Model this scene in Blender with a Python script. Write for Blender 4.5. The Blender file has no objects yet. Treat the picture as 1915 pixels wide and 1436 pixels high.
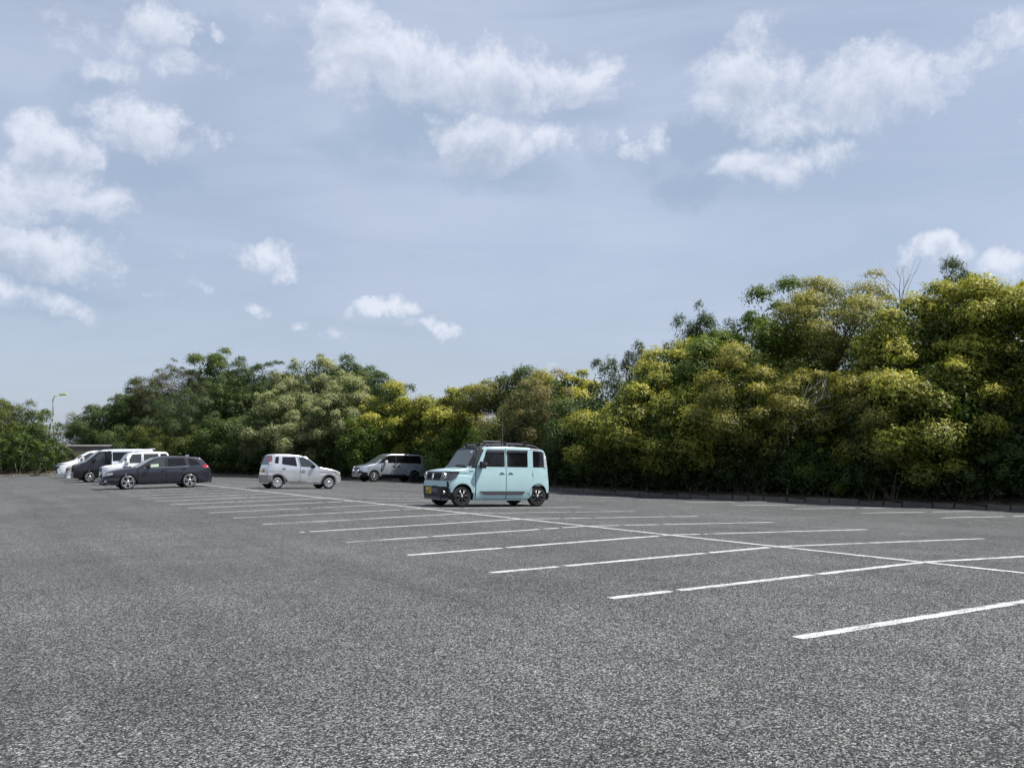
import bpy, bmesh, math, random
import numpy as np
from mathutils import Matrix, Vector

# ------------------------------------------------------------------ camera, light, exposure
SC = bpy.context.scene
COL = SC.collection
YAW, PITCH, ROLL = 0.5313, 0.0749, 0.0029      # the long line runs along +Y, the stall lines along X
CAM = Vector((-10.83, -3.03, 1.375))
FPX = 1790.0                                   # focal length in photo pixels (1915 wide)
cam_data = bpy.data.cameras.new("camera")
cam = bpy.data.objects.new("camera", cam_data)
COL.objects.link(cam)
cam.matrix_world = Matrix.Translation(CAM) @ Matrix.Rotation(-YAW, 4, 'Z') @ Matrix.Rotation(math.pi / 2 + PITCH, 4, 'X') @ Matrix.Rotation(-ROLL, 4, 'Z')
cam_data.sensor_width = 36.0
cam_data.lens = FPX / 1915 * 36.0
cam_data.clip_start = 0.1
cam_data.clip_end = 12000
SC.camera = cam

SUN_EL = math.radians(59)
SUN_AZ = math.radians(-33)                     # from +X towards +Y
SUN_DIR = Vector((math.cos(SUN_EL) * math.cos(SUN_AZ), math.cos(SUN_EL) * math.sin(SUN_AZ), math.sin(SUN_EL)))
sun_data = bpy.data.lights.new("sun", 'SUN')
sun_data.energy = 4.9
sun_data.angle = math.radians(0.55)
sun_data.color = (1.0, 0.955, 0.89)
sun = bpy.data.objects.new("sun", sun_data)
sun.rotation_euler = SUN_DIR.to_track_quat('Z', 'Y').to_euler()
sun.location = (0, 0, 60)
COL.objects.link(sun)

vs = SC.view_settings
vs.view_transform = 'Standard'
vs.look = 'None'
vs.gamma = 1.0
vs.use_curve_mapping = False
vs.exposure = 0.52


class NT:
    """small helper for building node trees"""
    def __init__(s, tree):
        s.t = tree
        s.n = tree.nodes
        s.l = tree.links

    def put(s, sock, v):
        if v is None:
            return
        if isinstance(v, bpy.types.NodeSocket):
            s.l.new(v, sock)
        else:
            if hasattr(sock.default_value, '__len__') and not hasattr(v, '__len__'):
                v = [v] * len(sock.default_value)
            if hasattr(sock.default_value, '__len__') and len(sock.default_value) == 4 and len(v) == 3:
                v = list(v) + [1.0]
            sock.default_value = v

    def math(s, op, a, b=None, c=None, clamp=False):
        n = s.n.new('ShaderNodeMath'); n.operation = op; n.use_clamp = clamp
        for i, v in enumerate((a, b, c)):
            s.put(n.inputs[i], v)
        return n.outputs[0]

    def vmath(s, op, a, b=None, c=None):
        n = s.n.new('ShaderNodeVectorMath'); n.operation = op
        for i, v in enumerate((a, b, c)):
            if v is not None:
                s.put(n.inputs[i], v)
        return n.outputs['Value'] if op in ('LENGTH', 'DOT_PRODUCT') else n.outputs[0]

    def maprange(s, v, a, b, c=0.0, d=1.0, smooth=True):
        n = s.n.new('ShaderNodeMapRange')
        n.interpolation_type = 'SMOOTHSTEP' if smooth else 'LINEAR'
        s.put(n.inputs[0], v)
        for i, k in enumerate((a, b, c, d)):
            s.put(n.inputs[1 + i], k)
        return n.outputs[0]

    def noise(s, vec, scale, detail=2.0, rough=0.5, dist=0.0):
        n = s.n.new('ShaderNodeTexNoise')
        if vec is not None:
            s.l.new(vec, n.inputs['Vector'])
        n.inputs['Scale'].default_value = scale
        n.inputs['Detail'].default_value = detail
        n.inputs['Roughness'].default_value = rough
        n.inputs['Distortion'].default_value = dist
        return n

    def voronoi(s, vec, scale, feature='F1'):
        n = s.n.new('ShaderNodeTexVoronoi'); n.feature = feature
        if vec is not None:
            s.l.new(vec, n.inputs['Vector'])
        n.inputs['Scale'].default_value = scale
        return n

    def mix(s, f, a, b, kind='MIX'):
        n = s.n.new('ShaderNodeMix'); n.data_type = 'RGBA'; n.blend_type = kind
        s.put(n.inputs[0], f); s.put(n.inputs[6], a); s.put(n.inputs[7], b)
        return n.outputs[2]

    def ramp(s, f, stops):
        n = s.n.new('ShaderNodeValToRGB')
        e = n.color_ramp.elements
        while len(e) < len(stops):
            e.new(0.5)
        for k, (p, c) in enumerate(stops):
            e[k].position = p
            e[k].color = list(c) + [1.0] if len(c) == 3 else c
        s.put(n.inputs[0], f)
        return n.outputs[0]


# ------------------------------------------------------------------ sky
world = bpy.data.worlds.new("World")
SC.world = world
world.use_nodes = True
w = NT(world.node_tree)
w.n.clear()
sky = w.n.new('ShaderNodeTexSky')
sky.sky_type = 'NISHITA'
sky.sun_disc = False
sky.sun_elevation = SUN_EL
sky.sun_rotation = math.pi / 2 - SUN_AZ
sky.altitude = 30
sky.air_density = 1.0
sky.dust_density = 1.6
sky.ozone_density = 1.0
tc = w.n.new('ShaderNodeTexCoord')
D = tc.outputs['Generated']
sep = w.n.new('ShaderNodeSeparateXYZ'); w.l.new(D, sep.inputs[0])
az = w.math('ARCTAN2', sep.outputs[0], sep.outputs[1])        # compass bearing from +Y towards +X
el = w.math('ARCSINE', sep.outputs[2])
comb = w.n.new('ShaderNodeCombineXYZ')
w.l.new(az, comb.inputs[0]); w.l.new(el, comb.inputs[1])
uv = comb.outputs[0]
# wind-torn edges: displace the cloud field with two sizes of noise
nA = w.noise(D, 9.0, 6.0, 0.62)
off = w.vmath('SUBTRACT', nA.outputs['Color'], (0.5, 0.5, 0.5))
uvd = w.vmath('MULTIPLY_ADD', off, (0.19, 0.10, 0.0), uv)
fb = w.noise(D, 15.0, 10.0, 0.68, 0.35)
fbm = fb.outputs['Fac']


def sky_dir(u, v):
    """bearing and elevation of a photo point"""
    d = cam.matrix_world.to_3x3() @ Vector(((u - 957.5) / FPX, (718 - v) / FPX, -1.0))
    d.normalize()
    return math.atan2(d.x, d.y), math.asin(d.z)


def blob_field(blobs, q=None, grow=1.45):
    acc = None
    q = q or uvd
    for (u, v, su, sv, k) in blobs:
        a0, e0 = sky_dir(u, v)
        ia, ie = FPX / (su * grow), FPX / (sv * grow)
        p = w.vmath('MULTIPLY_ADD', q, (ia, ie, 0.0), (-a0 * ia, -e0 * ie, 0.0))
        r = w.vmath('LENGTH', p)
        m = w.maprange(r, 0.0, 1.0, k, 0.0)
        acc = m if acc is None else w.math('MAXIMUM', acc, m)
    return acc


BRIGHT = [
    (800, 150, 190, 80, .95), (690, 125, 120, 90, .9), (950, 150, 120, 85, .9), (1065, 140, 90, 55, .85), (655, 45, 105, 80, .75), (1120, 130, 50, 40, .6),
    (905, 268, 125, 62, .95), (1050, 275, 90, 45, .75),
    (1420, 155, 190, 80, .92), (1600, 160, 200, 75, .85), (1330, 180, 110, 65, .75), (1500, 225, 190, 55, .75), (1480, 310, 220, 48, .72), (1215, 258, 60, 35, .6), (1165, 285, 40, 30, .5), (1440, 60, 130, 60, .45), (1860, 70, 75, 85, .5),
    (110, 265, 95, 60, .9), (295, 235, 105, 60, .85), (50, 350, 160, 75, .95), (150, 370, 120, 55, .7), (90, 475, 165, 58, 1.0), (500, 470, 85, 38, .85), (535, 503, 55, 32, .8),
    (60, 560, 100, 42, .7), (155, 580, 80, 35, .5), (330, 465, 50, 32, .5), (250, 490, 70, 35, .5), (330, 530, 50, 28, .5),
    (300, 45, 90, 60, .6), (175, 70, 110, 70, .5), (330, 130, 100, 45, .5), (200, 140, 70, 45, .6), (560, 20, 90, 50, .4),
    (565, 606, 48, 24, .7), (722, 580, 52, 24, .7), (800, 612, 70, 24, .7), (640, 622, 45, 18, .5), (470, 570, 40, 22, .4), (1740, 478, 90, 38, .85), (1900, 490, 70, 32, .7), (1060, 665, 40, 20, .4),
    (-150, 420, 190, 90, .9), (-300, 200, 200, 90, .8), (2150, 200, 220, 90, .8), (2300, 420, 190, 60, .8), (900, -220, 260, 120, .8), (1700, -260, 240, 120, .7), (200, -240, 240, 120, .7)]
bright = blob_field(BRIGHT)
above = blob_field(BRIGHT, w.vmath('ADD', uvd, (0.005, 0.016, 0.0)))
dark = blob_field([
    (790, 245, 190, 60, .8), (730, 265, 120, 45, .7), (950, 325, 150, 40, .6), (1320, 255, 120, 50, .95), (1510, 260, 140, 42, .75), (1280, 350, 90, 42, .9), (1400, 345, 150, 40, .4), (1180, 300, 90, 45, .55),
    (150, 320, 120, 40, .6), (280, 325, 120, 50, .75), (60, 425, 150, 40, .85), (110, 535, 170, 35, .6), (190, 175, 80, 40, .6), (370, 60, 110, 60, .5), (80, 600, 90, 28, .4), (500, 540, 90, 30, .25), (1080, 215, 90, 40, .4), (640, 260, 110, 50, .5)], None, 1.6)
# general broken cloud for the rest of the sky
gen = w.noise(D, 3.2, 7.0, 0.6)
genm = w.maprange(gen.outputs['Fac'], 0.56, 0.74, 0.0, 0.5)
fb2 = w.noise(w.vmath('ADD', D, (0.004, 0.0, 0.012)), 15.0, 10.0, 0.68, 0.35)
asum = w.math('ADD', above, w.math('MULTIPLY', w.math('SUBTRACT', fb2.outputs['Fac'], 0.5), 1.9))
shade = w.maprange(asum, 0.25, 1.25, 0.0, 1.0)
bsum = w.math('ADD', bright, w.math('MULTIPLY', w.math('SUBTRACT', fbm, 0.5), 1.9))
bmask = w.maprange(w.math('MULTIPLY', bsum, w.maprange(bright, 0.0, 0.3)), 0.20, 0.80, 0.0, 1.0)
dsum = w.math('ADD', dark, w.math('MULTIPLY', w.math('SUBTRACT', fbm, 0.5), 0.6))
dmask = w.math('MULTIPLY', w.maprange(w.math('MULTIPLY', dsum, w.maprange(dark, 0.0, 0.4)), 0.05, 0.8), 0.78)
veil = w.noise(D, 2.0, 4.0, 0.5)
wisp = w.noise(w.vmath('MULTIPLY', uv, (1.0, 5.0, 0.0)), 2.6, 6.0, 0.62, 0.6)
veilm = w.maprange(w.math('ADD', w.math('MULTIPLY', veil.outputs['Fac'], 0.5), w.math('MULTIPLY', wisp.outputs['Fac'], 0.5)), 0.32, 0.68, 0.50, 0.84)
VEIL = (5.3, 6.05, 7.65)
GREY = (3.35, 4.3, 5.8)
WHITE = (8.3, 8.6, 9.5)
c = w.mix(veilm, sky.outputs[0], VEIL)
c = w.mix(w.math('MULTIPLY', genm, 0.45), c, (5.4, 5.8, 6.9))
c = w.mix(dmask, c, GREY)
c = w.mix(w.math('MULTIPLY', bmask, 0.70), c, w.mix(shade, WHITE, (4.2, 4.95, 6.3)))
bg = w.n.new('ShaderNodeBackground')
w.l.new(c, bg.inputs[0])
bg.inputs[1].default_value = 0.075
wo = w.n.new('ShaderNodeOutputWorld')
w.l.new(bg.outputs[0], wo.inputs[0])
world.cycles.sampling_method = 'MANUAL'
world.cycles.sample_map_resolution = 512
SC.cycles.max_bounces = 6
SC.cycles.diffuse_bounces = 3
SC.cycles.glossy_bounces = 3
SC.cycles.transparent_max_bounces = 8
SC.cycles.use_denoising = True

# ------------------------------------------------------------------ general helpers
R = random.Random(7)


def link(o, parent=None):
    COL.objects.link(o)
    if parent is not None:
        o.parent = parent
    return o


def thing(name, label, cat, loc=(0, 0, 0), rotz=0.0, group=None):
    o = bpy.data.objects.new(name, None)
    o.empty_display_size = 0.3
    o.location = loc
    o.rotation_euler = (0, 0, rotz)
    o['label'] = label
    o['category'] = cat
    if group:
        o['group'] = group
    return link(o)


def mesh_obj(name, verts, faces, mats, parent=None, midx=None, smooth=False, angle=None):
    me = bpy.data.meshes.new(name)
    me.from_pydata([tuple(v) for v in verts], [], [tuple(f) for f in faces])
    for m in (mats if isinstance(mats, (list, tuple)) else [mats]):
        me.materials.append(m)
    if midx is not None:
        me.polygons.foreach_set('material_index', midx)
    if smooth:
        me.polygons.foreach_set('use_smooth', [True] * len(me.polygons))
        if angle:
            me.set_sharp_from_angle(angle=math.radians(angle))
    me.update()
    return link(bpy.data.objects.new(name, me), parent)


def bm_obj(name, bm, mats, parent=None, smooth=False, angle=None, recalc=True):
    if recalc:
        bmesh.ops.recalc_face_normals(bm, faces=bm.faces[:])
    me = bpy.data.meshes.new(name)
    bm.to_mesh(me)
    bm.free()
    for m in (mats if isinstance(mats, (list, tuple)) else [mats]):
        me.materials.append(m)
    if smooth:
        me.polygons.foreach_set('use_smooth', [True] * len(me.polygons))
        if angle:
            me.set_sharp_from_angle(angle=math.radians(angle))
    return link(bpy.data.objects.new(name, me), parent)


def bx(bm, c, s, bev=0.0, rot=None, mi=0):
    """bevelled box"""
    r = bmesh.ops.create_cube(bm, size=1.0)
    vv = r['verts']
    bmesh.ops.scale(bm, vec=s, verts=vv)
    if bev > 0:
        es = list({e for v in vv for e in v.link_edges})
        rr = bmesh.ops.bevel(bm, geom=es, offset=bev, segments=2, affect='EDGES', profile=0.6)
        vv = list({v for f in rr['faces'] for v in f.verts} | {v for v in vv if v.is_valid})
    if rot is not None:
        bmesh.ops.rotate(bm, cent=(0, 0, 0), matrix=rot, verts=vv)
    bmesh.ops.translate(bm, vec=c, verts=vv)
    for f in {f for v in vv for f in v.link_faces}:
        f.material_index = mi
    return vv


def tube(bm, pts, rads, seg=8, mi=0, cap=True):
    rings = []
    pts = [Vector(p) for p in pts]
    for i, p in enumerate(pts):
        t = (pts[min(i + 1, len(pts) - 1)] - pts[max(i - 1, 0)])
        t.normalize()
        q = t.to_track_quat('Z', 'Y')
        ring = []
        for k in range(seg):
            a = 2 * math.pi * k / seg
            ring.append(bm.verts.new(p + q @ Vector((math.cos(a) * rads[i], math.sin(a) * rads[i], 0))))
        rings.append(ring)
    for i in range(len(rings) - 1):
        for k in range(seg):
            f = bm.faces.new((rings[i][k], rings[i][(k + 1) % seg], rings[i + 1][(k + 1) % seg], rings[i + 1][k]))
            f.material_index = mi
            f.smooth = True
    if cap:
        for ring in (rings[0], rings[-1]):
            f = bm.faces.new(ring)
            f.material_index = mi
    return rings


# ------------------------------------------------------------------ materials
def new_mat(name):
    m = bpy.data.materials.new(name)
    m.use_nodes = True
    n = NT(m.node_tree)
    n.n.clear()
    out = n.n.new('ShaderNodeOutputMaterial')
    return m, n, out


def pmat(name, col, rough=0.5, metal=0.0, coat=0.0, spec=0.5, grime=0.0, grime_col=(0.16, 0.14, 0.12), var=0.06, bump=0.0, bump_scale=60):
    m, n, out = new_mat(name)
    b = n.n.new('ShaderNodeBsdfPrincipled')
    tcn = n.n.new('ShaderNodeTexCoord')
    ns = n.noise(tcn.outputs['Object'], 3.0, 4.0, 0.6)
    lo = tuple(x * (1 - var) for x in col)
    hi = tuple(min(1, x * (1 + var)) for x in col)
    cc = n.mix(n.maprange(ns.outputs['Fac'], 0.3, 0.7), lo, hi)
    if grime > 0:
        g = n.noise(tcn.outputs['Object'], 9.0, 6.0, 0.65)
        cc = n.mix(n.math('MULTIPLY', n.maprange(g.outputs['Fac'], 0.45, 0.8), grime), cc, grime_col)
    n.put(b.inputs['Base Color'], cc)
    n.put(b.inputs['Roughness'], n.maprange(ns.outputs['Fac'], 0.2, 0.8, rough * 0.85, min(1, rough * 1.15)))
    b.inputs['Metallic'].default_value = metal
    b.inputs['Coat Weight'].default_value = coat
    b.inputs['Coat Roughness'].default_value = 0.04
    b.inputs['Specular IOR Level'].default_value = spec
    if bump > 0:
        bn = n.n.new('ShaderNodeBump')
        h = n.noise(tcn.outputs['Object'], bump_scale, 4.0, 0.6)
        n.l.new(h.outputs['Fac'], bn.inputs['Height'])
        bn.inputs['Strength'].default_value = bump
        bn.inputs['Distance'].default_value = 0.02
        n.l.new(bn.outputs[0], b.inputs['Normal'])
    n.l.new(b.outputs[0], out.inputs[0])
    return m


def ground_z(a, b=0.0):
    """the car park is crowned along the long line"""
    if a < 0:
        return -0.0154 * min(-a, 14.0) - 0.004 * max(0, -a - 14.0)
    return -0.0221 * a


def px_point(u, d):
    """ground position (X, Y) of the photo column u at depth d in front of the camera"""
    r = (u - 957.5) / FPX * d
    return (CAM.x + math.sin(YAW) * d + math.cos(YAW) * r, CAM.y + math.cos(YAW) * d - math.sin(YAW) * r)


def px_height(v, d):
    return CAM.z + d * (852.3 - v) / FPX


MAT = {}
# asphalt: coarse old aggregate in a dark binder
m, n, out = new_mat('asphalt')
b = n.n.new('ShaderNodeBsdfPrincipled')
g = n.n.new('ShaderNodeNewGeometry')
P = g.outputs['Position']
v1 = n.voronoi(P, 98.0)
v2 = n.voronoi(P, 210.0)
sc1 = n.n.new('ShaderNodeSeparateColor'); n.l.new(v1.outputs['Color'], sc1.inputs[0])
sc2 = n.n.new('ShaderNodeSeparateColor'); n.l.new(v2.outputs['Color'], sc2.inputs[0])
stone = n.math('ADD', n.math('MULTIPLY', sc1.outputs[0], 0.66), n.math('MULTIPLY', sc2.outputs[0], 0.34))
clump = n.noise(P, 40.0, 3.0, 0.6)
stone = n.math('ADD', stone, n.math('MULTIPLY', n.math('SUBTRACT', clump.outputs['Fac'], 0.5), 0.40))
col = n.ramp(stone, [(0.16, (.004, .0045, .005)), (0.42, (.018, .020, .021)), (0.58, (.050, .055, .056)), (0.74, (.168, .177, .175)), (0.97, (.46, .465, .45))])
# some stones are brown or bluish
col = n.mix(n.math('MULTIPLY', n.maprange(sc1.outputs[1], 0.72, 0.95), 0.30), col, n.mix(sc1.outputs[2], (.17, .12, .085), (.08, .11, .16)))
# broad tone: worn lanes, damp-looking patches, dust
br = n.noise(P, 0.22, 5.0, 0.62)
br2 = n.noise(P, 1.4, 5.0, 0.65)
tone = n.math('ADD', n.maprange(br.outputs['Fac'], 0.3, 0.7, 0.82, 1.14), n.maprange(br2.outputs['Fac'], 0.3, 0.75, -0.10, 0.10))
col = n.mix(1.0, col, n.vmath('MULTIPLY', (1.0, 1.0, 1.0), tone), 'MULTIPLY')
lane = n.noise(n.vmath('MULTIPLY', P, (1.1, 0.05, 0.0)), 1.0, 3.0, 0.6)      # polish along the driving lane
col = n.mix(1.0, col, n.vmath('MULTIPLY', (1.0, 1.0, 1.0), n.maprange(lane.outputs['Fac'], 0.3, 0.7, 0.86, 1.10)), 'MULTIPLY')
sy = n.n.new('ShaderNodeSeparateXYZ'); n.l.new(P, sy.inputs[0])
seam = n.math('ABSOLUTE', n.math('SUBTRACT', n.math('FRACT', n.math('ADD', n.math('DIVIDE', sy.outputs[0], 4.2), n.math('MULTIPLY', br2.outputs['Fac'], 0.006))), 0.5))
col = n.mix(n.maprange(seam, 0.0012, 0.0035, 0.5, 0.0), col, (.030, .031, .032))      # paving joints
st = n.noise(P, 0.55, 3.0, 0.5, 0.4)
col = n.mix(n.maprange(st.outputs['Fac'], 0.66, 0.78, 0.0, 0.35), col, (.035, .036, .038))
# hairline cracks
cr = n.voronoi(n.vmath('ADD', P, n.vmath('MULTIPLY', n.noise(P, 0.9, 4.0, 0.6).outputs['Color'], (1.6, 1.6, 0.0))), 0.13, 'DISTANCE_TO_EDGE')
crm = n.maprange(cr.outputs['Distance'], 0.0008, 0.0022, 0.55, 0.0)
col = n.mix(crm, col, (.028, .028, .029))
n.put(b.inputs['Base Color'], col)
b.inputs['Roughness'].default_value = 0.88
b.inputs['Specular IOR Level'].default_value = 0.28
bn = n.n.new('ShaderNodeBump')
n.l.new(v1.outputs['Distance'], bn.inputs['Height'])
bn.invert = True
bn.inputs['Strength'].default_value = 0.8
bn.inputs['Distance'].default_value = 0.006
n.l.new(bn.outputs[0], b.inputs['Normal'])
n.l.new(b.outputs[0], out.inputs[0])
MAT['asphalt'] = m

# worn road paint: flakes off by the "wear" value of the stroke
m, n, out = new_mat('worn_line_paint')
b = n.n.new('ShaderNodeBsdfPrincipled')
g = n.n.new('ShaderNodeNewGeometry')
P = g.outputs['Position']
at = n.n.new('ShaderNodeAttribute'); at.attribute_name = 'wear'
nz = n.noise(P, 5.0, 3.0, 0.6)
nsx = n.noise(n.vmath('MULTIPLY', P, (1.6, 42.0, 0.0)), 1.0, 3.0, 0.6)
nsy = n.noise(n.vmath('MULTIPLY', P, (42.0, 1.6, 0.0)), 1.0, 3.0, 0.6)
ax = n.n.new('ShaderNodeAttribute'); ax.attribute_name = 'along_y'
scr = n.mix(ax.outputs['Fac'], nsx.outputs['Fac'], nsy.outputs['Fac'])
nf = n.noise(P, 70.0, 3.0, 0.7)
nl = n.noise(P, 0.8, 2.0, 0.5)
pv0 = n.voronoi(P, 120.0)
pvs0 = n.n.new('ShaderNodeSeparateColor'); n.l.new(pv0.outputs['Color'], pvs0.inputs[0])
val = n.math('ADD', n.math('ADD', n.math('MULTIPLY', nz.outputs['Fac'], 0.28), n.math('MULTIPLY', nf.outputs['Fac'], 0.58)), n.math('MULTIPLY', scr, 0.14))
val = n.math('ADD', val, n.math('MULTIPLY', n.math('SUBTRACT', pvs0.outputs[1], 0.5), 0.14))
val = n.math('ADD', val, n.math('MULTIPLY', n.math('SUBTRACT', scr, 0.5), 0.30))
keep = n.maprange(n.math('SUBTRACT', val, at.outputs['Fac']), -0.05, 0.06)
pv = n.voronoi(P, 110.0)
pvs = n.n.new('ShaderNodeSeparateColor'); n.l.new(pv.outputs['Color'], pvs.inputs[0])
pc = n.mix(n.maprange(pvs.outputs[0], 0.1, 0.75), (.33, .345, .345), (.60, .62, .62))
n.put(b.inputs['Base Color'], pc)
b.inputs['Roughness'].default_value = 0.7
tr = n.n.new('ShaderNodeBsdfTransparent')
mx = n.n.new('ShaderNodeMixShader')
n.l.new(keep, mx.inputs[0]); n.l.new(tr.outputs[0], mx.inputs[1]); n.l.new(b.outputs[0], mx.inputs[2])
n.l.new(mx.outputs[0], out.inputs[0])
MAT['paint_line'] = m

MAT['kerb'] = pmat('kerb_stone', (.11, .104, .09), 0.9, grime=0.75, grime_col=(.09, .085, .06), var=0.2, bump=0.6, bump_scale=25)
MAT['soil'] = pmat('soil', (.085, .065, .042), 0.95, grime=0.6, grime_col=(.05, .055, .025), var=0.3, bump=0.5, bump_scale=12)
MAT['bark'] = pmat('bark', (.11, .09, .07), 0.9, grime=0.5, grime_col=(.22, .21, .19), var=0.3, bump=0.8, bump_scale=18)
MAT['dead'] = pmat('dead_wood', (.30, .27, .23), 0.9, var=0.2)


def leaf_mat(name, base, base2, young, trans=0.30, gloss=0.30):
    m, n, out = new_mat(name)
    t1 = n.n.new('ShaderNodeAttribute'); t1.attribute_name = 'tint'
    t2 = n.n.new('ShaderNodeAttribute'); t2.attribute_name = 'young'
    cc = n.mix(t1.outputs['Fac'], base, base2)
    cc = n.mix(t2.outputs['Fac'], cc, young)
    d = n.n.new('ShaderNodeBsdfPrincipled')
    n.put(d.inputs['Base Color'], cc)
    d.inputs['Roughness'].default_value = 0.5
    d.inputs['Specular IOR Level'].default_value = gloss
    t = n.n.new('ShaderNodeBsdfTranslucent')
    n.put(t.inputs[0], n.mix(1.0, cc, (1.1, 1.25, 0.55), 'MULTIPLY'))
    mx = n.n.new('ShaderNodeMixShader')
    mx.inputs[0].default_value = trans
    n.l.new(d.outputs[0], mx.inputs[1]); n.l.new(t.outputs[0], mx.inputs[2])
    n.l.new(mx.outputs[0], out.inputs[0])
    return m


LM = {
    'yellow': leaf_mat('leaf_yellow_bloom', (.040, .066, .011), (.088, .125, .018), (.50, .46, .070)),
    'gold': leaf_mat('leaf_gold_bloom', (.044, .062, .013), (.092, .110, .020), (.46, .40, .085)),
    'green': leaf_mat('leaf_fresh_green', (.040, .068, .009), (.085, .132, .013), (.22, .28, .030)),
    'spire': leaf_mat('leaf_dark_spire', (.024, .046, .014), (.052, .080, .024), (.14, .17, .055)),
    'pale': leaf_mat('leaf_pale_bloom', (.030, .052, .014), (.060, .090, .022), (.50, .50, .25)),
    'dark': leaf_mat('leaf_dark_green', (.026, .049, .012), (.055, .090, .021), (.15, .19, .045)),
    'grey': leaf_mat('leaf_grey_green', (.030, .052, .017), (.058, .086, .030), (.15, .19, .065)),
    'brown': leaf_mat('leaf_brown_feather', (.040, .048, .018), (.076, .076, .028), (.17, .15, .06)),
    'olive': leaf_mat('leaf_olive', (.034, .052, .011), (.066, .094, .018), (.25, .27, .050)),
    'tan': leaf_mat('leaf_tan_bloom', (.036, .050, .013), (.075, .084, .022), (.40, .31, .13)),
    'shrub': leaf_mat('leaf_shrub', (.018, .035, .009), (.040, .068, .015), (.085, .12, .028)),
    'fresh': leaf_mat('leaf_fresh_shrub', (.028, .052, .010), (.058, .098, .017), (.16, .21, .035)),
    'white': leaf_mat('leaf_white_flower_shrub', (.036, .055, .018), (.065, .080, .028), (.55, .48, .42)),
}

# ------------------------------------------------------------------ ground
KERB = [(18.6, 15.2), (17.9, 17.6), (17.0, 20.3), (15.9, 23.3), (15.3, 25.2), (14.7, 28.5), (14.55, 31.2), (15.0, 36.8), (16.3, 43.0),
        (17.2, 49.0), (17.2, 56.0), (13.2, 61.5), (9.9, 69.0), (7.6, 75.5), (3.5, 79.0), (-3.5, 80.0), (-7.4, 79.6), (-20, 78), (-42, 70), (-45, 40),
        (-45, -35), (22, -38), (22.5, -5), (20.6, 7)]


def resample(poly, step, closed=False):
    pts = [Vector((p[0], p[1])) for p in poly]
    if closed:
        pts.append(pts[0])
    out = [pts[0]]
    carry = 0.0
    for a, b in zip(pts[:-1], pts[1:]):
        L = (b - a).length
        t = step - carry
        while t < L:
            out.append(a + (b - a) * (t / L))
            t += step
        carry = L - (t - step)
    return out


def smooth_line(pts, it=3, closed=False):
    n = len(pts)
    for _ in range(it):
        q = list(pts)
        for i in range(n):
            if not closed and i in (0, n - 1):
                continue
            q[i] = pts[i] * 0.5 + (pts[i - 1] + pts[(i + 1) % n]) * 0.25
        pts = q
    return pts


loop = smooth_line(resample(KERB, 1.0, True), 3, True)

# terrain outside the kerb: one sheet out to the horizon
ctr = Vector((-12.0, 20.0))
rows = []
nl_ = len(loop)
nrm = []
for i in range(nl_):
    t = loop[(i + 2) % nl_] - loop[i - 2]
    t.normalize()
    nn = Vector((t.y, -t.x))
    if nn.dot(loop[i] - ctr) < 0:
        nn = -nn
    nrm.append(nn)
rr_ = random.Random(3)
for off, h in ((0.10, 0.13), (0.7, 0.22), (1.8, 0.34), (4.0, 0.55), (9.0, 0.7)):
    rows.append([(loop[i].x + nrm[i].x * off, loop[i].y + nrm[i].y * off, ground_z(loop[i].x) + h + (rr_.uniform(-.05, .07) if off > .3 else 0)) for i in range(nl_)])
base = rows[-1]
for sc_, h in ((1.6, 0.5), (3.5, 0.0), (12, -1.0), (40, -2.0), (130, -4.0)):
    rows.append([(ctr.x + (p[0] - ctr.x) * sc_, ctr.y + (p[1] - ctr.y) * sc_, h) for p in base])
V, F = [], []
for r_ in rows:
    V += r_
for k in range(len(rows) - 1):
    for i in range(nl_):
        j = (i + 1) % nl_
        F.append((k * nl_ + i, k * nl_ + j, (k + 1) * nl_ + j, (k + 1) * nl_ + i))
o = mesh_obj("ground", V, F, MAT['soil'], smooth=True)
o['kind'] = 'structure'
bm = bmesh.new(); bm.from_mesh(o.data); bmesh.ops.recalc_face_normals(bm, faces=bm.faces[:])
if sum(f.normal.z for f in bm.faces) < 0:
    bmesh.ops.reverse_faces(bm, faces=bm.faces[:])
bm.to_mesh(o.data); bm.free()

# asphalt sheet, crowned along the long line
xs = [-47, -40, -30, -20, -14, -10, -5, -2, -0.5, 0, 0.5, 2, 5, 10, 15, 20, 24]
ys = [-40 + 4 * k for k in range(31)]
V = [(x, y, ground_z(x)) for y in ys for x in xs]
F = [(j * len(xs) + i, j * len(xs) + i + 1, (j + 1) * len(xs) + i + 1, (j + 1) * len(xs) + i) for j in range(len(ys) - 1) for i in range(len(xs) - 1)]
car_park = mesh_obj("car_park", V, F, MAT['asphalt'], smooth=True)
car_park['kind'] = 'structure'


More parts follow.
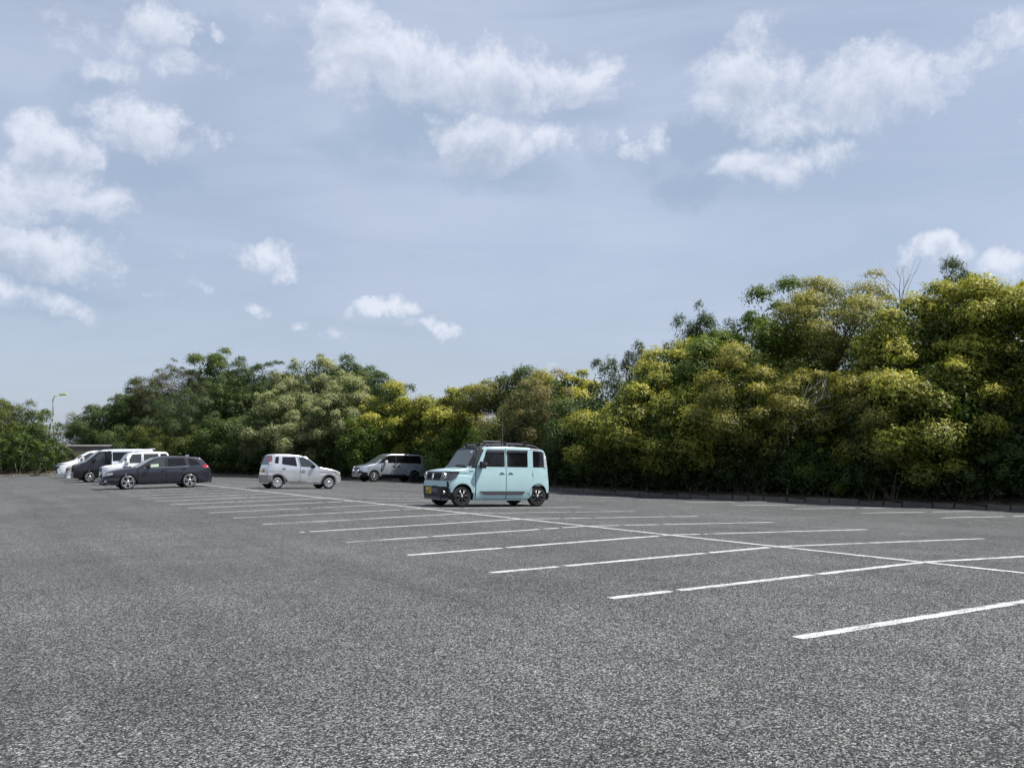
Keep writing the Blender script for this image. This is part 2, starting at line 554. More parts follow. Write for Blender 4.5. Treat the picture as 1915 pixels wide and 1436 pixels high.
def paint_strip(name, p0, p1, width, wear, seed, gaps=()):
    """a painted stroke from p0 to p1 as a thin sheet 4 mm above the asphalt, ragged edges, breaks where the seams cross"""
    rg = random.Random(seed)
    p0, p1 = Vector(p0), Vector(p1)
    L = (p1 - p0).length
    t = (p1 - p0) / L
    nn = Vector((-t.y, t.x))
    nseg = max(4, int(L / 0.07))
    V, F, W = [], [], []
    for k in range(nseg + 1):
        s = L * k / nseg
        c_ = p0 + t * s
        w0 = width / 2 + .012 + rg.uniform(-.014, .006)
        w1 = width / 2 + .012 + rg.uniform(-.014, .006)
        ww = wear
        for (ga, gb, gv) in gaps:
            if ga <= s / L <= gb:
                ww += gv
        for e, we in ((-w0, .24), (-w0 + .03, 0), (w1 - .03, 0), (w1, .24)):
            q = c_ + nn * e
            V.append((q.x, q.y, ground_z(q.x) + 0.004))
            W.append(ww + we)
    for k in range(nseg):
        for i in range(3):
            a = 4 * k + i
            F.append((a, a + 4, a + 5, a + 1))
    o = mesh_obj(name, V, F, MAT['paint_line'], car_park)
    at = o.data.attributes.new('wear', 'FLOAT', 'POINT')
    at.data.foreach_set('value', W)
    ay = o.data.attributes.new('along_y', 'FLOAT', 'POINT')
    ay.data.foreach_set('value', [1.0 if abs(t.y) > .5 else 0.0] * len(W))
    if o.data.polygons[0].normal.z < 0:
        o.data.flip_normals()
    return o


LEFT_WEAR = {1: .42, 2: .43, 3: .42, 4: .40, 5: .41, 6: .38, 7: .42, 8: .42, 9: .42, 10: .36, 11: .36, 12: .40, 13: .41, 14: .43, 15: .44, 16: .44, 17: .44}
RIGHT_WEAR = {1: .42, 2: .42, 3: .42, 4: .41, 5: .41, 6: .42, 7: .44, 8: .42, 9: .45, 10: .45, 11: .45, 12: .46}
for i in range(-3, 23):
    wl = LEFT_WEAR.get(i, .42 if i < 1 else .44)
    rg = random.Random(100 + i)
    gaps = []
    for k in range(3):
        a_ = rg.random()
        gaps.append((a_, a_ + rg.uniform(.004, .014), .30))
    if i == 5:
        gaps.append((0, .14, .08))
    if i in (7, 8):
        gaps += [(.05, .22, .06), (.4, .46, .08)]
    paint_strip("stall_line", (-4.96, 2.5 * i), (-0.07, 2.5 * i), 0.15 if i < 5 else 0.14, wl, 200 + i, gaps)
    wr = RIGHT_WEAR.get(i, .42 if i < 1 else .46)
    gaps = []
    for k in range(3):
        a_ = rg.random()
        gaps.append((a_, a_ + rg.uniform(.004, .014), .30))
    paint_strip("stall_line", (0.07, 2.5 * i), (5.02, 2.5 * i), 0.14, wr, 300 + i, gaps)
for s in range(0, 30):
    paint_strip("centre_line", (0, -8 + 2.5 * s), (0, -8 + 2.5 * (s + 1)), 0.11, .37 + .001 * s, 400 + s)
for j in range(-5, 9):
    y = 2.5 * (5.11 + j)
    x1 = 16.2
    for (ka, kb) in zip(KERB[:10], KERB[1:10]):
        if ka[1] <= y <= kb[1]:
            x1 = min(x1, ka[0] + (kb[0] - ka[0]) * (y - ka[1]) / (kb[1] - ka[1]) - 0.35)
    paint_strip("stall_line", (11.25, y), (x1, y), 0.14, .38 + .006 * max(0, j), 500 + j, [(.55, .62, .3)])
# the faint ghost of an older line along the left lane
for s in range(0, 16):
    paint_strip("ghost_line", (-7.95 + R.uniform(-.03, .03), 9 + 3.0 * s), (-7.95, 12 + 3.0 * s), 0.06, .655 + R.uniform(-.03, .04), 600 + s)

# ------------------------------------------------------------------ kerb of rough stone blocks
kerb_root = bpy.data.objects.new("kerb", None)
kerb_root['kind'] = 'structure'
link(kerb_root)


def stone_mesh(seed):
    rg = random.Random(seed)
    bm = bmesh.new()
    vv = bx(bm, (0, 0, 0), (1.0, 0.24, 0.25))
    for v in bm.verts:
        if v.co.z > 0:
            v.co.y *= rg.uniform(.62, .85)
            v.co.x *= rg.uniform(.955, .985)
            v.co.z += rg.uniform(-.05, .02)
        v.co.y += rg.uniform(-.02, .02)
    bmesh.ops.bevel(bm, geom=bm.edges[:], offset=0.028, segments=1, affect='EDGES')
    for v in bm.verts:
        v.co += Vector((rg.uniform(-.015, .015), rg.uniform(-.022, .022), rg.uniform(-.022, .018)))
    bmesh.ops.recalc_face_normals(bm, faces=bm.faces[:])
    me = bpy.data.meshes.new("kerb_stone")
    bm.to_mesh(me); bm.free()
    me.materials.append(MAT['kerb'])
    return me


stones = [stone_mesh(k) for k in range(8)]
kp = smooth_line(resample([(19.6, 11.5)] + KERB[:18], 1.0), 3)
acc, k = 0.0, 0
path = [Vector((p.x, p.y)) for p in kp]
rg = random.Random(11)


def along(s):
    for a, b in zip(path[:-1], path[1:]):
        L = (b - a).length
        if s <= L:
            return a + (b - a) * (s / L), (b - a) / L
        s -= L
    return None


s = 0.0
while True:
    L = rg.uniform(.55, 1.15)
    q = along(s + L / 2)
    if q is None:
        break
    p, t = q
    if p.x < -11 and p.y > 60:
        break
    o = bpy.data.objects.new("kerb_stone", stones[rg.randrange(8)])
    o.location = (p.x, p.y, ground_z(p.x) + 0.045 + rg.uniform(-.035, .02))
    o.rotation_euler = (rg.uniform(-.10, .10), rg.uniform(-.03, .03), math.atan2(t.y, t.x) + rg.uniform(-.02, .02))
    o.scale = (L - rg.uniform(.012, .04), 1, 1)
    link(o, kerb_root)
    s += L

# ------------------------------------------------------------------ vegetation
def unit(v):
    return v / np.maximum(np.linalg.norm(v, axis=1, keepdims=True), 1e-9)


def leaves_object(name, C, N, size, asp, tint, young, mat, rng, parent=None, T=None):
    """one pointed leaf per centre C with normal N"""
    n = len(C)
    if T is None:
        T = rng.normal(size=(n, 3))
    T = unit(T - N * np.sum(T * N, axis=1, keepdims=True))
    B = np.cross(N, T)
    ln = size[:, None]
    w_ = ln * asp
    V = np.empty((n, 3, 3), np.float32)
    V[:, 0] = C - T * ln * .42 - B * w_ * .5
    V[:, 1] = C - T * ln * .42 + B * w_ * .5
    V[:, 2] = C + T * ln * .58
    me = bpy.data.meshes.new(name)
    me.vertices.add(3 * n)
    me.vertices.foreach_set('co', V.ravel())
    me.loops.add(3 * n)
    me.loops.foreach_set('vertex_index', np.arange(3 * n, dtype=np.int32))
    me.polygons.add(n)
    me.polygons.foreach_set('loop_start', np.arange(0, 3 * n, 3, dtype=np.int32))
    a1 = me.attributes.new('tint', 'FLOAT', 'FACE'); a1.data.foreach_set('value', tint.astype(np.float32))
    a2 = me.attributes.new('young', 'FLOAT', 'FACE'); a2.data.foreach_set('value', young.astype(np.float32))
    me.materials.append(mat)
    me.update(calc_edges=True)
    o = bpy.data.objects.new(name, me)
    return link(o, parent)


# puffs per m2, puff radius, leaf length, leaf aspect, leaves per m2 of puff, share of young shoots, flatness of puffs, upright shoots
STYLE = {
    'yellow': dict(pd=.60, pr=.66, ls=.13, asp=.60, lp=125, y=.95, flat=.72, up=0.0, inner=.6),
    'gold':   dict(pd=.58, pr=.60, ls=.12, asp=.42, lp=120, y=.80, flat=.66, up=0.0, inner=.5),
    'green':  dict(pd=.70, pr=.56, ls=.14, asp=.52, lp=115, y=.34, flat=.80, up=.03, inner=.6),
    'spire':  dict(pd=.95, pr=.46, ls=.14, asp=.34, lp=115, y=.25, flat=1.0, up=.6, inner=.7),
    'pale':   dict(pd=.70, pr=.58, ls=.13, asp=.45, lp=120, y=.72, flat=.85, up=0.0, inner=.6),
    'dark':   dict(pd=.66, pr=.60, ls=.13, asp=.48, lp=115, y=.30, flat=.80, up=.04, inner=.7),
    'grey':   dict(pd=.95, pr=.46, ls=.12, asp=.34, lp=120, y=.34, flat=.95, up=.1, inner=.7),
    'brown':  dict(pd=1.0, pr=.46, ls=.14, asp=.24, lp=120, y=.45, flat=.9, up=.15, inner=.7),
    'olive':  dict(pd=.95, pr=.48, ls=.12, asp=.36, lp=120, y=.45, flat=.85, up=.05, inner=.7),
    'tan':    dict(pd=.75, pr=.54, ls=.12, asp=.42, lp=125, y=.75, flat=.88, up=0.0, inner=.6),
}


def crown_points(rng, rx, ry, rz, st, dens=1.0, low=-.75):
    rng.random()
    area = 4 * math.pi * (((rx * ry) ** 1.6 + (rx * rz) ** 1.6 + (ry * rz) ** 1.6) / 3) ** (1 / 1.6)
    nP = max(14, int(area * st['pd']))
    i = np.arange(nP) + .5
    ph = np.arccos(1 - 2 * i / nP)
    th_ = math.pi * (1 + 5 ** .5) * i
    d = np.stack([np.cos(th_) * np.sin(ph), np.sin(th_) * np.sin(ph), np.cos(ph)], 1)
    d = unit(d + rng.normal(size=d.shape) * .26)
    d = d[d[:, 2] > low]
    k1, k2, k3 = rng.uniform(0, 6.28, 3)
    lump = 1 + .13 * np.sin(3.1 * np.arctan2(d[:, 1], d[:, 0]) + k1) * np.cos(2.3 * d[:, 2] + k2) + .10 * np.sin(5.3 * d[:, 0] + 4.1 * d[:, 1] + k3) + rng.normal(size=len(d)) * .05
    depth = np.where(rng.random(len(d)) < .28, rng.uniform(.5, .82, len(d)), rng.uniform(.88, 1.0, len(d)))
    R3 = np.array([rx, ry, rz])
    pr = st['pr'] * (.5 + 1.1 * rng.random(len(d)) ** 1.3) * min(1.0, (rx / 2.2) ** .5)
    pc = d * np.maximum(R3 - st['pr'] * .6, R3 * .5) * (lump * depth)[:, None]
    if st['up'] > 0:
        upm = (rng.random(len(d)) < st['up']) & (d[:, 2] > .1)
        pc[upm, 2] += rng.uniform(.1, .8, upm.sum()) * min(rz, 2.2) * .26
    puffy = np.clip(rng.normal(.5, .33, len(d)), 0, 1)
    Cs, Ns, Yo, Ti, Ts = [], [], [], [], []
    up = np.array([0, 0, 1.0])
    for k in range(len(d)):
        nlv = int(st['lp'] * dens * 4 * math.pi * pr[k] ** 2 * 1.45)
        e = unit(rng.normal(size=(nlv, 3)))
        e = unit(e + d[k] * .55 + up * .40)
        rad = pr[k] * rng.uniform(.45, 1.10, nlv) ** .6
        sc = np.array([1, 1, st['flat'] if st['up'] < .5 else 1.45])
        wob = 1 + .24 * np.sin(9 * e[:, 0] + k) * np.cos(8 * e[:, 1] + 2 * k) + .16 * np.sin(15 * e[:, 2] + 11 * e[:, 0] + 3 * k)
        c_ = pc[k] + e * sc * (rad * wob)[:, None]
        Cs.append(c_)
        nn = unit(e * 1.0 + up * .30 + rng.normal(size=(nlv, 3)) * .38)
        Ns.append(nn)
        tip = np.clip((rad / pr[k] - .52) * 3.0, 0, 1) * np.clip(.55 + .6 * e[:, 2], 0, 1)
        hi_ = .36 + .64 * min(1.0, max(0.0, (pc[k, 2] / rz + .55) / .9))      # blossom favours the crown top; fade also paints the lower crown as shaded
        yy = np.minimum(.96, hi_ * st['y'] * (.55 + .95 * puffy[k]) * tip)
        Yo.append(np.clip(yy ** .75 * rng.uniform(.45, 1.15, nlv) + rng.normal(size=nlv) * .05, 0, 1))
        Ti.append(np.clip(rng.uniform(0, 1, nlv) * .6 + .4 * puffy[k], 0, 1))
        Ts.append(e * .25 + up * (.25 if st['up'] < .5 else 1.4) + rng.normal(size=(nlv, 3)) * .9)
    C = np.concatenate(Cs)
    # leaves on the inner twigs
    nin = int(len(C) * st['inner'] * .50)
    e = unit(rng.normal(size=(nin, 3)))
    e[:, 2] = np.maximum(e[:, 2], low)
    ci = e * R3 * (rng.random(nin) ** .38 * .92)[:, None]
    C = np.concatenate([C, ci])
    N = np.concatenate(Ns + [unit(e * .4 + rng.normal(size=(nin, 3)))])
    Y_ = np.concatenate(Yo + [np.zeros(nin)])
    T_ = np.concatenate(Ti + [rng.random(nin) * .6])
    TT = np.concatenate(Ts + [rng.normal(size=(nin, 3))])
    S = st['ls'] * .80 * rng.uniform(.65, 1.3, len(C))
    S[-nin:] *= 1.35
    return C, N, S, T_, Y_, TT, pc


def trunk_object(rng, root, h, cz, rx, rz, pc, lean=(0, 0), r0=.16, nl=9, mat=None):
    bm = bmesh.new()
    p0 = Vector((0, 0, -.25))
    fork = Vector((lean[0] * .5, lean[1] * .5, max(.5, cz - rz * .75)))
    top = Vector((lean[0], lean[1], cz + rz * .35))
    j = lambda s: Vector((rng.normal() * s, rng.normal() * s, 0))
    tube(bm, [p0, p0.lerp(fork, .5) + j(.08), fork, fork.lerp(top, .5) + j(.2), top], [r0 * 1.35, r0, r0 * .85, r0 * .5, r0 * .15], 8)
    for k in rng.permutation(len(pc))[:nl]:
        q = Vector(pc[k]) + Vector((0, 0, cz))
        s0 = fork.lerp(top, float(rng.uniform(-.05, .7)))
        mid = s0.lerp(q, .5) + Vector((float(rng.normal() * .15), float(rng.normal() * .15), float(rng.uniform(-.1, .25))))
        tube(bm, [s0, mid, q], [r0 * .45, r0 * .26, r0 * .07], 6)
    return bm_obj("trunk", bm, mat or MAT['bark'], root, recalc=False)


TREE_N = [0]


def tree(name, label, u, ytop, wpx, d, style, dens=1.0, zlow=None, depth=.85, group=None, nl=9, cat="tree", bare=0, shape=1.0):
    TREE_N[0] += 1
    rng = np.random.default_rng(900 + TREE_N[0])
    x, y = px_point(u, d)
    gz = ground_z(x) + .3
    ztop = px_height(ytop, d)
    H = ztop - gz
    rx = wpx / 2 * d / FPX
    zl = gz + (H * .0 if zlow is None else zlow)
    st = STYLE[style]
    rz = (ztop - zl) / 2 * .97
    cz = (ztop + zl) / 2 - gz
    root = thing(name, label, cat, (x, y, gz), 0.0, group)
    ry = rx * depth
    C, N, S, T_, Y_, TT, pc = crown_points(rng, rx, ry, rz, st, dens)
    a = float(rng.uniform(0, 6.28))
    if shape != 1.0:      # widen or narrow the crown with height
        f = 1 + (shape - 1) * (C[:, 2] / rz)
        C[:, :2] *= f[:, None]
    C = C + np.array([0, 0, cz])
    if d > 55:
        S = S * 1.22
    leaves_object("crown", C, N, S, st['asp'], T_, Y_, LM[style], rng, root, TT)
    trunk_object(rng, root, H, cz, rx, rz, pc, (float(rng.normal() * .2), float(rng.normal() * .2)), r0=.04 + .010 * H, nl=nl)
    return root


TREES = [
    # u, top, width, depth, style, name, label, options
    # --- the right hand wood, nearest first
    (1845, 512, 300, 36.5, 'yellow', 'flowering_tree', 'largest yellow blooming evergreen tree, its broad domed crown right at the kerb'),
    (1925, 520, 200, 34.5, 'yellow', 'flowering_tree', 'yellow blooming tree cut by the right edge of the photo'),
    (1705, 540, 230, 37.0, 'yellow', 'flowering_tree', 'yellow blooming tree leaning against the left flank of the largest dome'),
    (1765, 660, 200, 34.3, 'yellow', 'flowering_tree', 'low yellow tipped tree in front of the largest dome'),
    (1655, 665, 150, 35.2, 'gold', 'flowering_tree', 'low golden tree left of the largest dome, over the dark fern-like shrub'),
    (1885, 700, 150, 34.2, 'dark', 'evergreen_tree', 'low tree under the yellow dome nearest the right edge, leaf colour darkened as shade'),  # dark leaf style stands in for the deep shade under the dome
    (1795, 484, 150, 41.5, 'spire', 'evergreen_tree', 'dark spiky treetop poking above the largest yellow dome'),
    (1640, 505, 120, 43.0, 'gold', 'flowering_tree', 'thin golden treetop beside the bare twigs on the skyline'),
    (1560, 527, 220, 41.5, 'gold', 'flowering_tree', 'golden brown umbrella-shaped tree with sky showing between its trunks'),
    (1435, 556, 190, 42.5, 'green', 'evergreen_tree', 'bright fresh green tree on the skyline between golden crown and dark spires'),
    (1500, 535, 130, 46.0, 'green', 'evergreen_tree', 'bright green treetop behind the golden umbrella-shaped tree'),
    (1325, 570, 120, 45.5, 'spire', 'evergreen_tree', 'taller of the two dark upright treetops left of the bright green tree'),
    (1282, 592, 85, 46.5, 'spire', 'evergreen_tree', 'shorter of the two dark upright treetops left of the bright green tree'),
    (1395, 640, 170, 39.0, 'gold', 'flowering_tree', 'golden tree in mid height below the bright green treetop'),
    (1500, 650, 150, 38.0, 'gold', 'flowering_tree', 'low golden tree with dead branches in front'),
    (1335, 620, 150, 42.0, 'green', 'evergreen_tree', 'green tree under the two dark upright treetops'),
    (1260, 636, 150, 44.0, 'yellow', 'flowering_tree', 'yellow tipped tree stepping down left of the dark upright treetops'),
    (1300, 700, 170, 40.5, 'yellow', 'flowering_tree', 'yellow green tree low behind the kerb, left of the golden mid tree'),
    (1210, 690, 140, 42.5, 'yellow', 'flowering_tree', 'yellow tipped tree low, right of the slender spire'),
    (1185, 643, 60, 49.0, 'spire', 'evergreen_tree', 'slenderest dark spire on the skyline right of the car'),
    (1140, 672, 100, 48.0, 'spire', 'evergreen_tree', 'bushy dark spire tree left of the slenderest spire'),
    (1150, 745, 130, 44.0, 'yellow', 'flowering_tree', 'low yellow tree in front of the bushy dark spire'),
    (1085, 735, 120, 47.0, 'dark', 'evergreen_tree', 'dark green tree just right of the mint car roof'),
    (1015, 698, 150, 51.5, 'tan', 'flowering_tree', 'tan and pinkish blooming round tree above the mint car roof'),
    (1065, 684, 130, 56.0, 'yellow', 'flowering_tree', 'yellow green tree behind the tan blooming round tree'),
    (1000, 682, 130, 59.0, 'dark', 'evergreen_tree', 'dark treetop on the skyline behind the tan blooming tree'),
    (935, 697, 95, 60.0, 'gold', 'flowering_tree', 'golden flat-topped tree with see-through stems above the mint car'),
    (893, 714, 85, 61.0, 'gold', 'flowering_tree', 'lower golden tree left of the flat-topped one'),
    (940, 770, 130, 54.0, 'green', 'evergreen_tree', 'green tree low behind the whip antenna'),
    (850, 728, 100, 64.0, 'yellow', 'flowering_tree', 'yellow green tree behind the silver minivan rear'),
    (868, 785, 110, 62.5, 'green', 'evergreen_tree', 'mid green tree low between silver minivan and mint car'),
    (795, 731, 110, 68.0, 'yellow', 'flowering_tree', 'bright yellow green treetop in the dip of the skyline'),
    (800, 785, 120, 69.5, 'yellow', 'flowering_tree', 'low yellow green tree right behind the silver minivan roof'),
    (725, 725, 110, 70.0, 'yellow', 'flowering_tree', 'yellow green tree at the right foot of the high dark crown'),
    (700, 682, 120, 78.0, 'dark', 'evergreen_tree', 'dark tree at the right shoulder of the high back wood'),
    (645, 708, 130, 71.0, 'pale', 'flowering_tree', 'cream blooming tree in the middle of the back wood'),
    (700, 770, 110, 68.0, 'green', 'evergreen_tree', 'green tree low behind the silver minivan bonnet'),
    (590, 659, 160, 80.0, 'pale', 'flowering_tree', 'highest broad tree of the back wood with pale green tips'),
    (650, 668, 120, 82.0, 'dark', 'evergreen_tree', 'dark tree between the highest back tree and the right shoulder'),
    (530, 722, 130, 75.0, 'pale', 'flowering_tree', 'pale tipped tree left of the cream blooming one'),
    (585, 770, 110, 71.5, 'pale', 'flowering_tree', 'low pale tree in deep shade above the silver hatchback bonnet'),
    (515, 679, 140, 84.0, 'dark', 'evergreen_tree', 'dark tree left of the highest back tree'),
    (460, 690, 120, 83.0, 'dark', 'evergreen_tree', 'dark tree between the leafy tuft and the pale tipped tree'),
    (397, 646, 75, 90.0, 'green', 'evergreen_tree', 'fresh green leafy tuft tallest on the left skyline'),
    (430, 672, 110, 90.0, 'dark', 'evergreen_tree', 'dark tree right beside the tall leafy tuft'),
    (385, 712, 170, 82.5, 'grey', 'evergreen_tree', 'large grey green bushy tree behind the silver hatchback tail'),
    (325, 670, 130, 90.0, 'brown', 'evergreen_tree', 'feathery brownish green wind-swept tree on the left skyline'),
    (450, 780, 140, 78.5, 'dark', 'evergreen_tree', 'low dark tree above the silver hatchback'),
    (330, 790, 150, 81.0, 'olive', 'evergreen_tree', 'low green tree behind the dark wagon roof'),
    (270, 708, 100, 92.0, 'dark', 'evergreen_tree', 'dark tree on the slope left of the feathery brownish tree'),
    (235, 738, 110, 90.0, 'dark', 'evergreen_tree', 'dark spreading tree above the white van roofs'),
    (185, 752, 90, 93.0, 'dark', 'evergreen_tree', 'thin dark tree beyond the small building'),
    (255, 790, 110, 88.0, 'dark', 'evergreen_tree', 'low dark tree right of the small building'),
    (150, 772, 60, 100.0, 'brown', 'evergreen_tree', 'sparse small tree right of the green lamp post'),
    # --- left end
    (12, 738, 120, 79.0, 'olive', 'evergreen_tree', 'green tree cut by the left edge of the photo'),
    (-60, 735, 150, 79.0, 'olive', 'evergreen_tree', 'green tree beyond the left edge of the photo'),
]
LOW = {'gold': .30, 'spire': .30}
for (u, yt, wp_, d, sty, nm, lab) in TREES:
    if d < 47:
        d -= .9
    dens = .95 if d < 50 else (.70 if d < 65 else .62)
    opt = {}
    if lab.startswith('golden brown umbrella'):
        opt = dict(zlow=3.9, nl=16, shape=1.1)
    if lab.startswith('golden flat-topped') or lab.startswith('lower golden tree'):
        opt = dict(zlow=3.6, nl=12)
    if lab.startswith('thin golden') or lab.startswith('sparse small'):
        dens *= .6
        opt = dict(nl=16)
    if sty == 'spire':
        dens *= 1.5
    if lab.startswith('slenderest'):
        opt = dict(zlow=3.5)
    tree(nm, lab, u, yt, wp_ * (1.06 if sty == 'spire' else 1.28), d, sty, dens, **opt)

# trees further round the car park, the same kinds, copied
protos = [o for o in COL.objects if o.get('category') == 'tree']


def copy_thing(src, loc, rot, scale, label=None):
    c_ = src.copy()
    COL.objects.link(c_)
    c_.location = loc
    c_.rotation_euler = (0, 0, rot)
    c_.scale = (scale, scale, scale)
    if label:
        c_['label'] = label
    for ch in src.children:
        k_ = ch.copy()
        COL.objects.link(k_)
        k_.parent = c_
    return c_


# shrubs between the kerb and the trees
def shrub_mesh_obj(seed, rx, rz, mat, sty, parent, dens=1.0):
    dens *= 1.8
    rng = np.random.default_rng(seed)
    st = dict(STYLE[sty])
    st['pr'] *= .62
    st['pd'] *= 1.7
    C, N, S, T_, Y_, TT, pc = crown_points(rng, rx, rx * .9, rz, st, dens, low=-.6)
    C = C + np.array([0, 0, rz * .78])
    C[:, 2] = np.maximum(C[:, 2], .02)
    S = S * 1.1
    o = leaves_object("foliage", C, N, S * .95, st['asp'], T_, Y_, mat, rng, parent, TT)
    bm = bmesh.new()
    for k in range(5):
        q = Vector(pc[int(rng.integers(len(pc)))]) + Vector((0, 0, rz * .8))
        tube(bm, [(float(rng.normal() * .08), float(rng.normal() * .08), -.15), q * .5 + Vector((0, 0, .1)), q], [.03, .022, .008], 5)
    bm_obj("stem", bm, MAT['bark'], parent, recalc=False)
    return o


# the same wood goes on along the kerb beyond the right edge of the view and behind the camera
rgw = random.Random(77)
near = [t_ for t_ in protos if t_.location.y < 46 and t_['label'].find('spire') < 0 and len(t_.children) == 2][:12]
for k, (x_, y_) in enumerate([(22.6, 13.0), (23.0, 9.5), (24.0, 5.5), (24.6, 1.0), (25.5, -4.0), (26.0, -9.0), (26.0, -14.5), (26.0, -20.0), (25.5, -26.0), (25.0, -32.0), (24.0, -38.0), (18.0, -42.0), (11.0, -43.0), (4.0, -43.0), (-4.0, -43.0), (-12.0, -43.0)]):
    c_ = copy_thing(near[k % len(near)], (x_, y_, ground_z(min(x_, 21)) + .3), rgw.uniform(0, 6.28), rgw.uniform(.9, 1.1), "evergreen tree of the kerbside wood beyond the right edge of the photo")
    if y_ < -36:
        c_['label'] = "evergreen tree of the kerbside wood closing the car park behind the viewer"
    c_['group'] = "trees of the wood outside the photo"

shrub_proto = []
for k, (rx, rz, mt, sty) in enumerate([(1.05, .95, 'shrub', 'dark'), (.9, 1.15, 'shrub', 'spire'), (1.15, .8, 'shrub', 'green'), (1.0, 1.2, 'dark', 'grey')]):
    root = thing("shrub", "dark leafy shrub filling the strip between kerb and wood", "shrub", (0, 0, 0), 0, "dark shrubs along the kerb")
    shrub_mesh_obj(50 + k, rx, rz, LM[mt], sty, root)
    shrub_proto.append(root)
fresh_proto = []
for k, (rx, rz, mt, sty) in enumerate([(1.3, 1.2, 'fresh', 'olive'), (1.1, 1.5, 'fresh', 'grey')]):
    root = thing("shrub", "fresh green rounded shrub along the far kerb", "shrub", (0, 0, 0), 0, "fresh green shrubs along the far kerb")
    shrub_mesh_obj(70 + k, rx, rz, LM[mt], sty, root, .8)
    fresh_proto.append(root)

def photo_column(x, y):
    dx, dy = x - CAM.x, y - CAM.y
    dd_ = dx * math.sin(YAW) + dy * math.cos(YAW)
    return 957.5 + FPX * (dx * math.cos(YAW) - dy * math.sin(YAW)) / dd_


used = set()
rg = random.Random(21)


def place(src_list, x, y, z, sc):
    src = src_list[rg.randrange(len(src_list))]
    if src.name not in used:
        used.add(src.name)
        src.location = (x, y, z)
        src.rotation_euler = (0, 0, rg.uniform(0, 6.28))
        src.scale = (sc, sc, sc)
        return src
    return copy_thing(src, (x, y, z), rg.uniform(0, 6.28), sc)


s = 1.0
total = sum((b - a).length for a, b in zip(path[:-1], path[1:]))
while s < total:
    q = along(s)
    if q is None:
        break
    p, t = q
    if p.x < -24:
        break
    nn = Vector((t.y, -t.x))
    far = p.y > 58
    for row, (o0, o1) in enumerate(((.42, .75), (1.5, 2.1), (2.9, 3.7))):
        off_ = rg.uniform(o0, o1)
        sc = rg.uniform(.85, 1.25) * ((1.0, 1.45, 1.9) if p.y < 58 else (1.0, 1.15, 1.3))[row] * (1.12 if far else 1.0)
        q2 = p + nn * (off_ + .15 * sc) + t * rg.uniform(-.4, .4)
        z = ground_z(p.x) + .18 + .1 * row
        if q2.y > 70 and row > 0 and 84 < photo_column(q2.x, q2.y) < 125:
            continue
        if q2.y > 70 and 122 < photo_column(q2.x, q2.y) < 212:
            continue
        if p.y > 60 and (p.x < 0 or rg.random() < .25):
            place(fresh_proto, q2.x, q2.y, z, sc)
        else:
            place(shrub_proto, q2.x, q2.y, z, sc)
    s += rg.uniform(1.0, 1.35) * (1.5 if far else 1.0)

# shrubs one can point at
def own_shrub(name, label, u, d, rx, rz, mat, sty, seed, z=.15, dens=1.0):
    x, y = px_point(u, d)
    root = thing(name, label, "shrub", (x, y, ground_z(x) + z))
    shrub_mesh_obj(seed, rx, rz, LM[mat], sty, root, dens)
    return root


own_shrub("shrub", "arching shrub with long bright green sprays under the golden trees", 1565, 36.2, 1.9, 1.35, 'green', 'brown', 81)
own_shrub("shrub", "white flowering shrub left of the white minivan noses", 95, 79.0, 1.4, 1.9, 'white', 'pale', 82, .2)
own_shrub("shrub", "yellow green shrub in front of the small building wall", 118, 77.5, 1.2, 1.25, 'fresh', 'olive', 83, .2)
own_shrub("shrub", "tall leafy shrub near the left edge of the far kerb", 40, 77.5, 1.7, 2.1, 'fresh', 'olive', 84, .2)
own_shrub("shrub", "pale green climbing shrub against the dark wood near the kerb", 1262, 40.6, .75, 1.3, 'pale', 'spire', 85, .2)
own_shrub("shrub", "light green shrub behind the roof rack of the mint car", 985, 51.0, 1.3, 2.2, 'fresh', 'green', 86, .2)

# undergrowth: nobody could count these leaves
rng = np.random.default_rng(5)
n = 60000
idx = rng.integers(0, len(loop), n)
sel = np.array([(loop[i].x > -30 and (loop[i].y > 4)) for i in range(len(loop))])
idx = idx[sel[idx]]
n = len(idx)
LP = np.array([(p.x, p.y) for p in loop]); NP_ = np.array([(q.x, q.y) for q in nrm])
offs = .2 + rng.random(n) ** 1.9 * 4.5
xy = LP[idx] + NP_[idx] * offs[:, None] + rng.normal(size=(n, 2)) * .5
inside = np.sum((xy - LP[idx]) * NP_[idx], axis=1) > .22
xy = xy[inside]; idx = idx[inside]; offs = offs[inside]; n = len(xy)
zz = np.array([ground_z(LP[i][0]) for i in idx]) + .15 + .05 * np.minimum(offs, 4) + rng.random(n) * np.minimum(.38 + .35 * offs, 1.2)
o = leaves_object("undergrowth", np.column_stack([xy, zz]), unit(rng.normal(size=(n, 3)) + np.array([0, 0, .8])), rng.uniform(.09, .20, n), .6, rng.random(n), (rng.random(n) < .06) * .7, LM['shrub'], rng)
o['kind'] = 'stuff'

# fallen leaves in the gutter
n = 1500
idx = rng.integers(0, len(loop), n)
idx = idx[sel[idx]]
n = len(idx)
xy = LP[idx] - NP_[idx] * (.16 + rng.random(n) ** 2.2 * 1.1)[:, None] + rng.normal(size=(n, 2)) * .35
ok = np.sum((xy - LP[idx]) * NP_[idx], axis=1) < -.14
xy = xy[ok]; n = len(xy)
zz = np.array([ground_z(p[0]) for p in xy]) + .012
MAT['litter'] = leaf_mat('fallen_leaf', (.14, .08, .04), (.25, .16, .09), (.3, .25, .2), .1)
o = leaves_object("leaf_litter", np.column_stack([xy, zz]), unit(rng.normal(size=(n, 3)) * .25 + np.array([0, 0, 1.0])), rng.uniform(.05, .10, n), .6, rng.random(n), np.zeros(n), MAT['litter'], rng)
o['kind'] = 'stuff'

